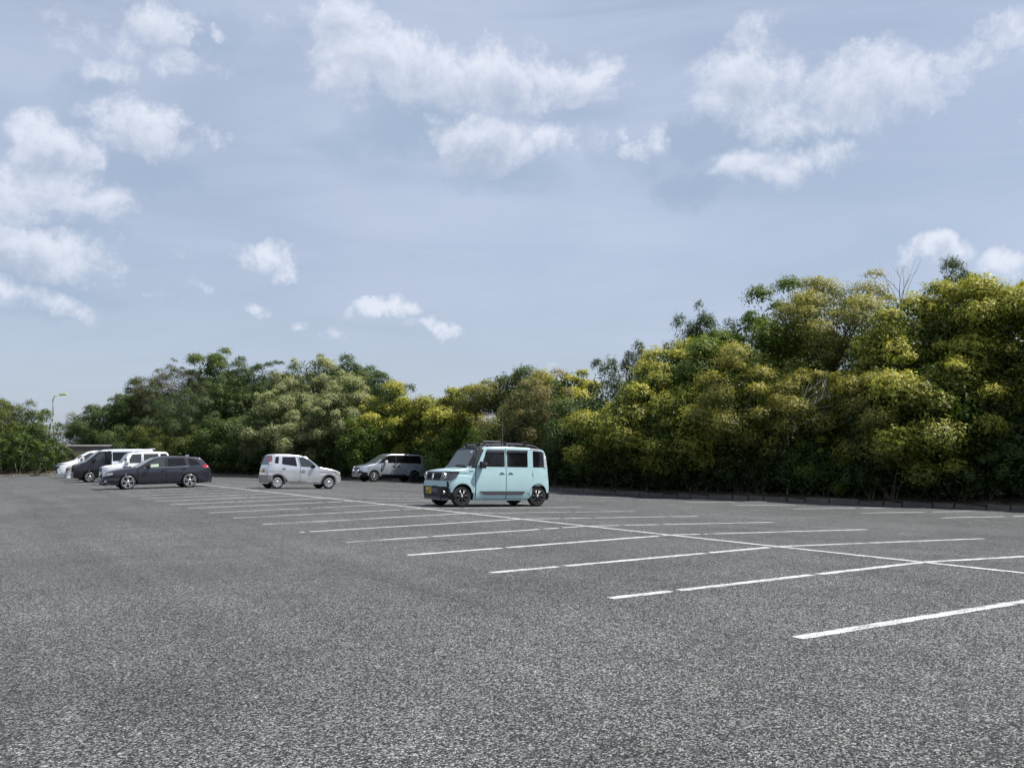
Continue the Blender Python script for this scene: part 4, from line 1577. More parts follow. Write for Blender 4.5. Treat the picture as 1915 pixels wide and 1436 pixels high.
    wheel(root, 2.98 - S.L / 2, sg * .645, .292, .16, .195, sg, 'spoke', 7, MAT['alloy_dark'], MAT['plastic'], .055, .045)
# bright machined edges on the near rims
for wl in [o for o in root.children if o.name.startswith('wheel') and not o.name.startswith('wheel_arch')]:
    bm = bmesh.new()
    sgw = 1 if wl.location.y > 0 else -1
    for k in range(7):
        a = 2 * math.pi * (k + .25) / 7
        for e in (-1, 1):
            p0 = Vector((math.cos(a + e * .10) * .085, sgw * .079, math.sin(a + e * .10) * .085))
            p1 = Vector((math.cos(a + e * .13) * .185, sgw * .083, math.sin(a + e * .13) * .185))
            tube(bm, [p0, p1], [.003, .005], 5)
    lathe(bm, [(.030, sgw * .080), (.028, sgw * .084), (.001, sgw * .085)], 12)
    bm_obj("machined_edge", bm, MAT['alloy'], wl, recalc=False)
# front
g_ = panel("grille", rounded([(-.44, .725), (.44, .725), (.44, .955), (-.44, .955)], .02, 2), ff, MAT['plastic'], root, .012, .15)
bm = bmesh.new()
for k in range(13):
    y = -.40 + .80 * k / 12
    bx(bm, Vector(ff(y, .84, .022)), (.02, .018, .15), .004)
for z in (.735, .945):
    for k in range(6):
        y = -.38 + .76 * k / 5
        bx(bm, Vector(ff(y, z, .016)), (.016, .14, .02), .004)
bm_obj("grille_bar", bm, MAT['alloy_dark'], g_)
# emblem: angular S
bm = bmesh.new()
pts = [(.045, .055), (-.01, .085), (-.055, .045), (.012, -.012), (-.05, -.012), (-.05, -.05), (.01, -.085), (.055, -.045), (-.012, .012), (.05, .012)]
SH = [(-.05, .05), (0, .085), (.05, .05), (.05, .018), (.012, .045), (-.012, .03), (.05, -.012), (.05, -.05), (0, -.085), (-.05, -.05), (-.05, -.018), (-.012, -.045), (.012, -.03), (-.05, .012)]
vs_ = [bm.verts.new(Vector(ff(-p[0], .84 + p[1], .042))) for p in SH]
fc = bm.faces.new(vs_)
r_ = bmesh.ops.extrude_face_region(bm, geom=[fc])
for v in [g for g in r_['geom'] if isinstance(g, bmesh.types.BMVert)]:
    v.co.x -= .012
bm_obj("emblem", bm, MAT['chrome'], g_)
panel("grille_surround", rounded([(-.46, .965), (.46, .965), (.46, .985), (-.46, .985)], .006, 2), ff, MAT['chrome'], root, .02, .2)
panel("bumper", rounded([(-.73, .56), (.73, .56), (.71, .70), (-.71, .70)], .03, 3), ff, MAT['mint'], root, .035, .08)
panel("bumper_slot", rect(-.34, .02, .545, .575, .008), ff, MAT['plastic'], root, .040, .1)
panel("lower_bumper", rounded([(-.90, .20), (.90, .20), (.90, .27), (.79, .42), (.73, .56), (-.73, .56), (-.79, .42), (-.90, .27)], .03, 3), ff, MAT['plastic'], root, .045, .08)
panel("bumper_panel", rect(-.34, .02, .40, .50, .015), ff, MAT['greyplastic'], root, .055, .2)
panel("skid_garnish", rounded([(-.75, .205), (.75, .205), (.70, .26), (-.70, .26)], .015, 2), ff, MAT['greyplastic'], root, .060, .15)
plate(root, ff, .22, .44, MAT['plate_yellow'], MAT['ink'], .33, .165, .062)
for sg in SIDES:
    panel("bumper_corner", rounded([(sg * .70, .55), (sg * .76, .55), (sg * .73, .70), (sg * .68, .70)][::sg], .01, 2), ff, MAT['plastic'], root, .045, .1)
    for k in range(3):
        bm = bmesh.new()
        bx(bm, Vector(ff(sg * .74, .33 + .09 * k, .055)), (.015, .10, .02), .004)
        bm_obj("bumper_fin", bm, MAT['greyplastic'], root)
# rear
panel("tailgate_window", rounded([(-.52, 1.12), (.52, 1.12), (.49, 1.52), (-.49, 1.52)], .05, 3), rb, MAT['tint'], root, .008, .15)
panel("tailgate", rounded([(-.56, .60), (.56, .60), (.56, 1.09), (-.56, 1.09)], .04, 3), rb, MAT['mint'], root, .008, .15)
panel("rear_bumper", rounded([(-.74, .20), (.74, .20), (.72, .40), (-.72, .40)], .04, 3), rb, MAT['plastic'], root, .03, .1)
# roof rack: two cross bars on feet, small lamp bar, whip antenna
for xk in (1.92, 2.60):
    bm = bmesh.new()
    bx(bm, (xk - S.L / 2, 0, 1.835), (.06, 1.20, .025), .008)
    for sg in SIDES:
        bx(bm, (xk - S.L / 2, sg * .575, 1.805), (.10, .07, .06), .014)
        bx(bm, (xk - S.L / 2 + .05, sg * .60, 1.83), (.04, .05, .05), .01)
    bm_obj("roof_crossbar", bm, MAT['plastic'], root)
bm = bmesh.new()
tube(bm, [(1.15 - S.L / 2, -.35, 1.775), (1.60 - S.L / 2, -.35, 1.80)], [.012, .012], 6)
tube(bm, [(1.15 - S.L / 2, .25, 1.775), (1.60 - S.L / 2, .25, 1.80)], [.012, .012], 6)
bx(bm, (1.58 - S.L / 2, -.05, 1.805), (.05, 1.0, .025), .006)
bx(bm, (1.13 - S.L / 2, -.05, 1.765), (.05, .9, .03), .006)
for yk in (-.4, .3):
    bx(bm, (1.58 - S.L / 2, yk, 1.775), (.05, .05, .10), .006)
    bx(bm, (1.15 - S.L / 2, yk, 1.735), (.05, .05, .09), .006)
bx(bm, (1.9 - S.L / 2, .1, 1.862), (.55, .10, .02), .006, mi=1)
bm_obj("roof_carrier", bm, [MAT['plastic'], MAT['alloy']], root)
bm = bmesh.new()
ax_, ay_ = 1.845 - S.L / 2, -.60
tube(bm, [(ax_, ay_, 1.74), (ax_, ay_, 1.86), (ax_, ay_, 1.90)], [.028, .024, .012], 8)
tube(bm, [(ax_, ay_, 1.90), (ax_, ay_, 2.75)], [.006, .005], 6, mi=0)
tube(bm, [(ax_, ay_, 2.75), (ax_ - .02, ay_, 2.85), (ax_ - .05, ay_, 3.75)], [.006, .003, .0025], 6)
bm_obj("whip_antenna", bm, [MAT['plastic'], MAT['greyplastic']], root, recalc=False)
CAR_MINT = root


def lens_disc(name, parent, p, r, mats, dirx=-1, depth=.03):
    bm = bmesh.new()
    lathe(bm, [(r, -depth), (r, depth * .3), (r * .85, depth * .6)], 18, 0)
    lathe(bm, [(r * .85, depth * .6), (r * .5, depth * .75), (.001, depth * .8)], 18, 1)
    for v in bm.verts:
        v.co = Vector((dirx * v.co.y, v.co.x, v.co.z)) + Vector(p)
    return bm_obj(name, bm, mats, parent, True, 40)


def door_set(root, f, paint, door_poly, glass_poly, glass, handle_xz, hmat=None, dr=.04, gr=.03, frame=None, off=.010):
    d = panel("door", rounded(door_poly, dr, 3), f, paint, root, off, .12)
    if frame:
        panel("window_frame", rounded(frame, gr, 3), f, MAT['plastic'], d, off + .003, .2)
    panel("window_glass", rounded(glass_poly, gr, 3), f, glass, d, off + .006, .2)
    if handle_xz:
        handle(d, f, handle_xz[0], handle_xz[1], hmat or paint, .19, True, MAT['jamb'], off + .003)
    return d


# ------------------------------------------------------------------ silver hatchback
root = thing("hatchback", "silver hatchback facing right, seen from its right rear", "car")
S = CarShape(3.395, 1.475,
             [(0, .52), (.02, .68), (.05, .77), (.15, .83), (.45, .905), (.75, .955), (1.03, 1.0), (1.25, 1.15), (1.45, 1.29), (1.67, 1.43), (1.90, 1.505), (2.5, 1.545), (3.0, 1.535), (3.17, 1.50), (3.24, 1.38), (3.32, 1.02), (3.375, .88), (3.395, .52)],
             .21, (.60, 2.96), .348, .285, .97, tum=.17, cf=.55, kf=.24, cr=.42, kr=.12, er=.085, barrel=.04, tuck=.05, sm=.09, waist=(.70, .06, .016))
S.body([MAT['silver'], MAT['under'], MAT['jamb']], root, None, jambs=((1.04, 2.60, .34, 1.40),))
chassis(root, S, .21)
rf, ff, rb = S.roof(), S.face(True), S.face(False)
panel("windscreen", [(1.07, -.90), (1.07, .90), (1.66, .87), (1.66, -.87)], rf, MAT['screen'], root, .006, .2)
panel("bonnet", rounded([(.16, -.92), (1.0, -.95), (1.0, .95), (.16, .92)], .08, 3), rf, MAT['silver'], root, .006, .15)
for sg in SIDES:
    f = S.side(sg)
    door_set(root, f, MAT['silver'], [(1.05, .335), (1.94, .335), (1.94, 1.0), (2.06, 1.455), (1.70, 1.44), (1.22, 1.08), (1.05, .92)],
             [(1.33, .965), (1.92, .99), (2.01, 1.40), (1.80, 1.405), (1.62, 1.345), (1.31, 1.10)], MAT['glass'], (1.80, .80))
    door_set(root, f, MAT['silver'], [(1.96, .335), (2.50, .335), (2.62, .56), (2.86, .80), (2.86, 1.43), (2.09, 1.455), (1.96, 1.0)],
             [(2.09, .995), (2.78, 1.08), (2.75, 1.40), (2.17, 1.41)], MAT['tint'], (2.68, .90))
    panel("quarter_glass", rounded([(2.93, 1.10), (3.10, 1.13), (3.05, 1.40), (2.90, 1.41)], .03, 2), f, MAT['tint'], root, .006, .2)
    panel("sill_cover", rounded([(1.0, .235), (2.55, .235), (2.55, .315), (1.0, .315)], .02, 2), f, MAT['silver'], root, .022, .3)
    for xc in (.60, 2.96):
        arch_trim(root, f, xc, .335, .292, .352, MAT['greyplastic'], -14, 194, .022)
    tl = panel("tail_light", rounded([(3.20, 1.20), (3.30, 1.20), (3.26, 1.40), (3.20, 1.39)], .03, 2), f, MAT['red'], root, .014, .15)
    panel("reversing_lamp", rounded([(3.20, 1.06), (3.34, 1.06), (3.33, 1.17), (3.18, 1.17)], .03, 2), f, MAT['lamp'], tl, .014, .15)
    panel("headlight", rounded([(sg * .36, .66), (sg * .74, .67), (sg * .88, .79), (sg * .42, .77)][::sg], .04, 3), ff, MAT['lamp'], root, .016, .08)
    panel("side_marker", rect(.98, 1.0, .75, .77, .008), f, MAT['lamp'], root, .012, .3)
    mirror(root, 1.36 - S.L / 2, .66, 1.0, sg, MAT['plastic'], .15, .14)
    for xc in (.60, 2.96):
        wheel(root, xc - S.L / 2, sg * .645, .282, .155, .20, sg, 'cap', 7, MAT['alloy'], MAT['jamb'], .06, .13)
panel("rear_window", rounded([(-.62, 1.05), (.62, 1.05), (.52, 1.46), (-.52, 1.46)], .06, 3), rb, MAT['tint'], root, .008, .15)
panel("tailgate", rounded([(-.58, .66), (.58, .66), (.56, 1.04), (-.56, 1.04)], .05, 3), rb, MAT['silver'], root, .008, .15)
panel("rear_bumper", rounded([(-.86, .30), (.86, .30), (.88, .60), (-.88, .60)], .06, 3), rb, MAT['bare'], root, .03, .1)
plate(root, rb, .0, .78, MAT['plate_yellow'], MAT['ink'], .33, .165, .018)
panel("grille", rect(-.33, .33, .60, .70, .03), ff, MAT['plastic'], root, .014, .1)
panel("front_bumper", rounded([(-.86, .26), (.86, .26), (.84, .56), (-.84, .56)], .05, 3), ff, MAT['silver'], root, .025, .08)
bm = bmesh.new()
tube(bm, [(1.82 - S.L / 2, -.50, 1.46), (2.24 - S.L / 2, -.50, 1.80)], [.007, .004], 6)
bm_obj("antenna", bm, MAT['plastic'], root, recalc=False)
HATCH = root

# ------------------------------------------------------------------ silver minivan with round lamps on its bumper
root = thing("minivan", "silver blue minivan with round lamps, parked under the trees", "car")
S = CarShape(4.73, 1.795,
             [(0, .62), (.02, .86), (.07, .98), (.25, 1.05), (.60, 1.12), (.98, 1.20), (1.40, 1.50), (1.80, 1.775), (2.05, 1.85), (2.6, 1.87), (3.6, 1.855), (4.3, 1.82), (4.45, 1.78), (4.58, 1.40), (4.66, 1.05), (4.73, .60)],
             .32, (.88, 3.73), .438, .35, 1.24, tum=.13, cf=.55, kf=.20, cr=.42, kr=.12, er=.10, barrel=.035, tuck=.04, sm=.07)
S.body([MAT['silverblue'], MAT['under'], MAT['jamb'], MAT['plastic']], root, lambda x, z, top: 3 if (z < .47 and not top) else 0, jambs=((1.36, 3.28, .50, 1.72),))
chassis(root, S, .30)
rf, ff, rb = S.roof(), S.face(True), S.face(False)
panel("windscreen", [(1.02, -.93), (1.02, .93), (1.76, .90), (1.76, -.90)], rf, MAT['screen'], root, .006, .2)
panel("bonnet", rounded([(.12, -.9), (.95, -.95), (.95, .95), (.12, .9)], .08, 3), rf, MAT['silverblue'], root, .006, .15)
for sg in SIDES:
    f = S.side(sg)
    door_set(root, f, MAT['silverblue'], [(1.40, .48), (2.42, .48), (2.42, 1.765), (1.86, 1.745), (1.40, 1.34)],
             [(1.40, 1.26), (2.38, 1.27), (2.38, 1.72), (1.92, 1.71), (1.55, 1.44)], MAT['tint'], (2.25, 1.03), MAT['chrome'], frame=[(1.40, 1.24), (2.42, 1.25), (2.42, 1.745), (1.90, 1.735), (1.50, 1.46)])
    door_set(root, f, MAT['silverblue'], [(2.44, .48), (3.18, .48), (3.30, .80), (3.42, .84), (3.42, 1.77), (2.44, 1.765)],
             [(2.46, 1.27), (3.38, 1.27), (3.38, 1.725), (2.46, 1.725)], MAT['tint'], (2.60, 1.03), MAT['chrome'], frame=[(2.44, 1.25), (3.42, 1.25), (3.42, 1.745), (2.44, 1.745)])
    panel("quarter_glass", rounded([(3.44, 1.27), (4.20, 1.27), (4.14, 1.715), (3.44, 1.725)], .04, 3), f, MAT['tint'], root, .014, .2)
    panel("quarter_glass", rounded([(1.12, 1.25), (1.37, 1.25), (1.37, 1.36), (1.33, 1.36)], .01, 2), f, MAT['tint'], root, .01, .2)
    panel("door_moulding", rect(1.36, 3.16, .485, .535, .01), f, MAT['chrome'], root, .028, .3)
    panel("sill_cover", rect(1.30, 3.28, .32, .465, .03), f, MAT['plastic'], root, .022, .3)
    for xc in (.88, 3.73):
        arch_trim(root, f, xc, .42, .375, .52, MAT['silverblue'], -2, 182, .024, "wheel_arch")
        arch_trim(root, f, xc, .42, .355, .382, MAT['plastic'], -12, 192, .020, "arch_liner")
        wheel(root, xc - S.L / 2, sg * .80, .345, .21, .20, sg, 'spoke', 5, MAT['alloy'] if xc < 2 else MAT['alloy_dark'], MAT['jamb'], .05, .05)
    panel("headlight", rounded([(sg * .46, .84), (sg * .90, .86), (sg * 1.10, 1.0), (sg * .52, .97)][::sg], .04, 3), ff, MAT['lamp'], root, .016, .08)
    panel("bumper_corner", rounded([(sg * .78, .34), (sg * 1.20, .36), (sg * 1.16, .62), (sg * .82, .66)][::sg], .03, 3), ff, MAT['plastic'], root, .045, .1)
    lens_disc("fog_lamp", root, ff(sg * .42, .68, .07), .115, [MAT['chrome'], MAT['lamp']], -1, .06)
    mirror(root, 1.66 - S.L / 2, .86, 1.32, sg, MAT['white'], .19, .20)
    panel("tail_light", rounded([(sg * .62, 1.02), (sg * .76, 1.02), (sg * .74, 1.20), (sg * .62, 1.20)][::sg], .03, 2), rb, MAT['red'], root, .012, .2)
    panel("window_band", rounded([(1.10, 1.235), (4.24, 1.245), (4.16, 1.745), (1.90, 1.735), (1.50, 1.47)], .05, 3), f, MAT['jamb'], root, .0125, .15)
panel("grille", rounded([(-.44, .76), (.44, .76), (.46, .94), (-.46, .94)], .03, 2), ff, MAT['greyplastic'], root, .014, .12)
panel("front_bumper", rounded([(-.80, .56), (.80, .56), (.80, .72), (-.80, .72)], .04, 3), ff, MAT['jamb'], root, .03, .1)
panel("skid_plate", rounded([(-.62, .32), (.62, .32), (.74, .54), (-.74, .54)], .04, 3), ff, MAT['alloy'], root, .055, .1)
plate(root, ff, 0, .60, MAT['plate_white'], MAT['ink_green'], .33, .165, .065)
panel("rear_window", rounded([(-.66, 1.26), (.66, 1.26), (.58, 1.72), (-.58, 1.72)], .06, 3), rb, MAT['tint'], root, .01, .15)
panel("tailgate", rounded([(-.70, .72), (.70, .72), (.70, 1.22), (-.70, 1.22)], .06, 3), rb, MAT['silverblue'], root, .01, .15)
panel("rear_bumper", rounded([(-1.0, .36), (1.0, .36), (1.0, .64), (-1.0, .64)], .06, 3), rb, MAT['plastic'], root, .03, .1)
bm = bmesh.new()
tube(bm, [(-.44, .0, .0), (.44, 0, 0)], [.02, .02], 6)
for v in bm.verts:
    v.co = Vector(ff(v.co.x * 1.3, .60 + v.co.z, .14 + v.co.y))
bm_obj("lamp_bar", bm, MAT['chrome'], root, recalc=False)
MINIVAN = root

# ------------------------------------------------------------------ charcoal estate car
root = thing("estate_car", "dark charcoal estate car with silver multi-spoke wheels, nearest of the left row", "car")
S = CarShape(4.69, 1.78,
             [(0, .62), (.03, .73), (.10, .79), (.35, .855), (.75, .92), (1.15, .96), (1.45, .985), (1.80, 1.20), (2.10, 1.365), (2.40, 1.44), (2.8, 1.468), (3.4, 1.445), (3.9, 1.395), (4.17, 1.345), (4.25, 1.27), (4.42, 1.08), (4.53, .97), (4.62, .84), (4.69, .55)],
             .19, (1.00, 3.66), .368, .325, .95, tum=.30, cf=.75, kf=.30, cr=.65, kr=.20, er=.075, barrel=.05, tuck=.05, sm=.09, waist=(.52, .10, .02))
S.body([MAT['charcoal'], MAT['under'], MAT['jamb']], root, None, jambs=((1.40, 3.36, .26, 1.34),))
chassis(root, S, .19)
rf, ff, rb = S.roof(), S.face(True), S.face(False)
panel("windscreen", [(1.40, -.93), (1.40, .93), (2.12, .88), (2.12, -.88)], rf, MAT['screen'], root, .006, .2)
panel("bonnet", rounded([(.14, -.85), (1.36, -.95), (1.36, .95), (.14, .85)], .1, 3), rf, MAT['charcoal'], root, .006, .15)
panel("bonnet_scoop", rounded([(.95, -.28), (1.25, -.30), (1.25, .30), (.95, .28)], .05, 3), rf, MAT['plastic'], root, .04, .15)
for sg in SIDES:
    f = S.side(sg)
    d = door_set(root, f, MAT['charcoal'], [(1.42, .27), (2.62, .27), (2.62, 1.37), (2.20, 1.36), (1.62, .98), (1.42, .88)],
             [(1.66, .945), (2.56, .97), (2.56, 1.335), (2.24, 1.325), (1.98, 1.17)], MAT['glass'], (2.48, .80), MAT['charcoal'], frame=[(1.58, .935), (2.61, .955), (2.61, 1.35), (2.22, 1.345), (1.95, 1.19)])
    panel("sunshade", rounded([(1.95, .965), (2.30, .975), (2.30, 1.10), (1.97, 1.08)], .01, 2), f, MAT['shade'], d, .019, .3)
    door_set(root, f, MAT['charcoal'], [(2.64, .27), (3.20, .27), (3.34, .60), (3.60, .76), (3.62, 1.0), (3.52, 1.36), (2.64, 1.37)],
             [(2.70, .975), (3.50, .995), (3.42, 1.33), (2.70, 1.335)], MAT['tint'], (3.42, .86), MAT['charcoal'], frame=[(2.65, .96), (3.60, .985), (3.50, 1.345), (2.65, 1.35)])
    panel("quarter_glass", rounded([(3.66, 1.005), (4.16, 1.04), (3.95, 1.24), (3.60, 1.32)], .04, 3), f, MAT['tint'], root, .008, .15)
    panel("window_trim", [(1.66, .918), (3.62, .958), (3.62, .972), (1.66, .932)], f, MAT['alloy'], root, .022, .3)
    panel("side_skirt", rounded([(1.34, .19), (3.32, .19), (3.30, .25), (1.36, .25)], .02, 2), f, MAT['charcoal'], root, .03, .3)
    hl = panel("headlight", rounded([(sg * .36, .60), (sg * .62, .575), (sg * 1.06, .67), (sg * 1.04, .755), (sg * .60, .72)][::sg], .03, 3), ff, MAT['lamp'], root, .012, .07)
    panel("fog_lamp", rounded([(sg * .66, .33), (sg * .78, .33), (sg * .80, .42), (sg * .70, .42)][::sg], .02, 3), ff, MAT['lamp'], root, .02, .07)
    panel("bumper_blade", rounded([(sg * .40, .29), (sg * .66, .30), (sg * .66, .325), (sg * .40, .315)][::sg], .006, 2), ff, MAT['alloy'], root, .02, .1)
    tl = panel("tail_light", rounded([(4.20, .93), (4.46, .86), (4.54, .93), (4.44, 1.04), (4.28, 1.02)], .03, 3), f, MAT['red'], root, .012, .1)
    panel("reversing_lamp", rect(4.42, 4.49, .90, .96, .02), f, MAT['lamp'], tl, .015, .1)
    mirror(root, 1.86 - S.L / 2, .80, 1.0, sg, MAT['black'], .18, .15)
    for xc in (1.00, 3.66):
        wheel(root, xc - S.L / 2, sg * .785, .325, .215, .262, sg, 'double', 5, MAT['alloy'], MAT['jamb'], .022, .050)
g_ = panel("grille", rounded([(-.34, .48), (.34, .48), (.36, .64), (-.36, .64)], .04, 3), ff, MAT['plastic'], root, .012, .12)
panel("grille_trim", rounded([(-.37, .645), (.37, .645), (.37, .665), (-.37, .665)], .006, 2), ff, MAT['chrome'], root, .014, .12)
panel("front_bumper", rounded([(-.62, .20), (.62, .20), (.60, .45), (-.60, .45)], .05, 3), ff, MAT['plastic'], root, .010, .1)
plate(root, ff, 0, .42, MAT['plate_white'], MAT['ink_green'], .33, .165, .03)
panel("rear_window", rounded([(-.56, 1.04), (.56, 1.04), (.50, 1.29), (-.50, 1.29)], .05, 3), rb, MAT['tint'], root, .008, .12)
panel("rear_bumper", rounded([(-.95, .22), (.95, .22), (.92, .58), (-.92, .58)], .06, 3), rb, MAT['charcoal'], root, .02, .1)
bm = bmesh.new()
bx(bm, (4.10 - S.L / 2, 0, 1.368), (.24, 1.04, .025), .01)
bm_obj("roof_spoiler", bm, MAT['charcoal'], root, True, 40)
bm = bmesh.new()
bx(bm, (3.72 - S.L / 2, 0, 1.45), (.16, .04, .06), .016)
bm_obj("fin_antenna", bm, MAT['silverblue'], root, True, 40)
ESTATE = root


# ------------------------------------------------------------------ the vans behind the estate car
def simple_van(label, name, L, W, H, top, sill, axles, arch_r, axle_z, belt, paint, rear_paint=None, split=None, doors=(), quarters=(), screen=None, bonnet=None, wheel_=(.33, .21, 5, .05, .06), er=.09, tum=.13, lamp=None, lampm='lamp', grille=None, mirror_=None, mmat=None, tail=None, kf=.2, alloy='alloy', er_hood=.06, plate_m='plate_white'):
    root = thing(name, label, "car")
    S = CarShape(L, W, top, sill, axles, arch_r + .018, axle_z, belt, tum=tum, cf=.6, kf=kf, cr=.4, kr=.12, er=er, barrel=.035, tuck=.05, sm=.08, er_hood=er_hood)
    x0 = min(min(p[0] for p in d[0]) for d in doors); x1 = max(max(p[0] for p in d[0]) for d in doors)
    z0 = min(min(p[1] for p in d[0]) for d in doors)
    mats = [MAT[paint], MAT['under'], MAT['jamb'], MAT[rear_paint or paint]]
    S.body(mats, root, (lambda x, z, t: 3 if (x > split[0] or (z > split[1] and x > split[2])) else 0) if split else None, jambs=((x0 + .02, x1 - .12, z0 + .02, belt + .3),))
    chassis(root, S, sill)
    rf, ff, rb = S.roof(), S.face(True), S.face(False)
    if screen:
        panel("windscreen", [(screen[0], -.92), (screen[0], .92), (screen[1], .89), (screen[1], -.89)], rf, MAT['screen'], root, .006, .2)
    if bonnet:
        panel("bonnet", rounded([(bonnet[0], -.88), (bonnet[1], -.94), (bonnet[1], .94), (bonnet[0], .88)], .07, 3), rf, MAT[paint], root, .006, .15)
    for sg in SIDES:
        f = S.side(sg)
        for (dp, gp, hd, pm, gm) in doors:
            door_set(root, f, MAT[pm], dp, gp, MAT[gm], hd, MAT[pm])
        for (qp, gm, qr) in quarters:
            panel("quarter_glass", rounded(qp, qr, 4), f, MAT[gm], root, .013, .15)
        for xc in axles:
            wheel(root, xc - L / 2, sg * (W / 2 - .10), wheel_[0], .2, wheel_[1], sg, 'double' if wheel_[2] == 5 else 'spoke', wheel_[2], MAT[alloy], MAT['jamb'], wheel_[3], wheel_[4])
            arch_trim(root, f, xc, axle_z, arch_r + .012, arch_r + .05, MAT[paint] if not (split and xc > split[0]) else MAT[rear_paint], 0, 180, .014, "wheel_arch")
        if lamp:
            panel("headlight", rounded([(sg * a, z) for a, z in lamp][::sg], .04, 3), ff, MAT[lampm], root, .014, .08)
        if mirror_:
            mirror(root, mirror_[0] - L / 2, mirror_[1], mirror_[2], sg, MAT[mmat or paint], .18, .18)
        if tail:
            panel("tail_light", rounded(tail, .03, 3), f, MAT['red'], root, .012, .12)
    if grille:
        panel("grille", rounded([(-grille[0], grille[1]), (grille[0], grille[1]), (grille[0], grille[2]), (-grille[0], grille[2])], .03, 3), ff, MAT['plastic'], root, .012, .12)
    panel("front_bumper", rounded([(-W * .50, sill + .02), (W * .50, sill + .02), (W * .49, sill + .30), (-W * .49, sill + .30)], .05, 3), ff, MAT[paint], root, .03, .1)
    panel("rear_window", rounded([(-W * .36, belt + .03), (W * .36, belt + .03), (W * .33, H - .14), (-W * .33, H - .14)], .06, 3), rb, MAT['tint'], root, .01, .15)
    panel("tailgate", rounded([(-W * .40, sill + .4), (W * .40, sill + .4), (W * .40, belt - .02), (-W * .40, belt - .02)], .05, 3), rb, MAT[rear_paint or paint], root, .01, .15)
    plate(root, ff, 0, sill + .24, MAT[plate_m], MAT['ink_green'] if plate_m == 'plate_white' else MAT['ink'], .33, .165, .045)
    return root, S


# white kei wagon right behind the charcoal estate
KEIWAGON, S = simple_van("white upright kei wagon, second in the left row, half hidden by the dark estate", "kei_wagon", 3.395, 1.475, 1.69,
    [(0, .70), (.03, .88), (.10, .96), (.35, 1.01), (.80, 1.055), (.92, 1.10), (1.10, 1.36), (1.26, 1.57), (1.38, 1.635), (1.8, 1.675), (2.6, 1.685), (3.1, 1.66), (3.25, 1.60), (3.33, 1.2), (3.395, .62)],
    .21, (.58, 3.0), .335, .29, 1.06, 'white',
    doors=[([(1.0, .27), (1.93, .27), (1.93, 1.61), (1.42, 1.60), (1.06, 1.14), (1.0, 1.0)], [(1.17, 1.10), (1.88, 1.10), (1.88, 1.56), (1.44, 1.55)], (1.80, .90), 'white', 'glass'),
           ([(1.95, .27), (2.60, .27), (2.70, .5), (2.78, .7), (2.78, 1.61), (1.95, 1.61)], [(2.0, 1.10), (2.72, 1.10), (2.72, 1.56), (2.0, 1.56)], (2.10, .90), 'white', 'glass')],
    quarters=[([(2.84, 1.12), (3.20, 1.14), (3.15, 1.55), (2.84, 1.56)], 'tint', .03)], screen=(.94, 1.27), bonnet=(.10, .86), wheel_=(.285, .20, 5, .022, .045), er=.07, tum=.11,
    lamp=[(.38, .70), (.66, .70), (.86, .78), (.84, .92), (.42, .90)], grille=(.36, .72, .88), mirror_=(1.20, .70, 1.17), tail=[(3.24, .8), (3.34, .8), (3.32, 1.1), (3.22, 1.1)], plate_m='plate_yellow')

# two-tone van: black front, pale rear
VAN, S = simple_van("van with black front half and pale rear body, front door standing open", "two_tone_van", 4.45, 1.695, 1.88,
    [(0, .70), (.03, .92), (.10, 1.02), (.30, 1.09), (.62, 1.20), (1.0, 1.52), (1.32, 1.77), (1.6, 1.855), (2.2, 1.88), (3.6, 1.87), (4.15, 1.84), (4.28, 1.76), (4.38, 1.3), (4.45, .65)],
    .24, (.82, 3.62), .37, .315, 1.20, 'black', 'paleblue', (1.66, 1.76, 1.30),
    doors=[([(1.0, .30), (1.62, .30), (1.62, 1.76), (1.38, 1.74), (1.0, 1.44)], [(1.10, 1.24), (1.58, 1.24), (1.58, 1.70), (1.42, 1.69), (1.12, 1.45)], None, 'black', 'glass'),
           ([(1.68, .30), (3.0, .30), (3.15, .66), (3.15, 1.78), (1.68, 1.78)], [(2.02, 1.18), (3.08, 1.18), (3.08, 1.70), (2.02, 1.70)], (1.85, 1.0), 'paleblue', 'tint')],
    quarters=[([(3.22, 1.20), (4.15, 1.20), (4.08, 1.70), (3.22, 1.71)], 'tint', .06)], screen=(.64, 1.31), bonnet=(.10, .58), wheel_=(.315, .225, 5, .022, .045), er=.09, tum=.10,
    lamp=[(.40, .84), (.70, .84), (1.0, .96), (.96, 1.04), (.44, .98)], lampm='lamp_dark', grille=(.36, .84, .98), mirror_=(1.02, .82, 1.28), tail=[(4.20, .9), (4.33, .9), (4.30, 1.2), (4.18, 1.2)])
# the open front door, hinged ahead of its window and swung out towards the aisle
d_ = bpy.data.objects.new("open_door", None)
link(d_, VAN)
d_.location = (1.62 - 2.225, -.83, 0)
d_.rotation_euler = (0, 0, math.radians(-79))
bm = bmesh.new()
bx(bm, (.50, 0, .78), (.98, .07, .92), .025)
bm_obj("door_skin", bm, MAT['black'], d_, True, 40)
bm = bmesh.new()
tube(bm, [(.02, 0, 1.22), (.05, .02, 1.70), (.45, .03, 1.76), (.95, .03, 1.72), (.99, 0, 1.22)], [.03, .028, .028, .028, .03], 6)
bm_obj("window_frame", bm, MAT['black'], d_, recalc=False)
bm = bmesh.new()
bx(bm, (.50, .012, 1.47), (.90, .008, .52))
bm_obj("window_glass", bm, MAT['glass'], d_)
bm = bmesh.new()
bx(bm, (.50, -.045, .42), (.86, .02, .16), .006)
bx(bm, (.12, -.06, .95), (.12, .03, .10), .01)
bm_obj("door_trim", bm, MAT['alloy'], d_)
tr_ = bmesh.new()
bx(tr_, (4.22 - 2.225, 0, 1.845), (.30, 1.25, .05), .016)
bm_obj("roof_spoiler", tr_, MAT['white'], VAN, True, 40)

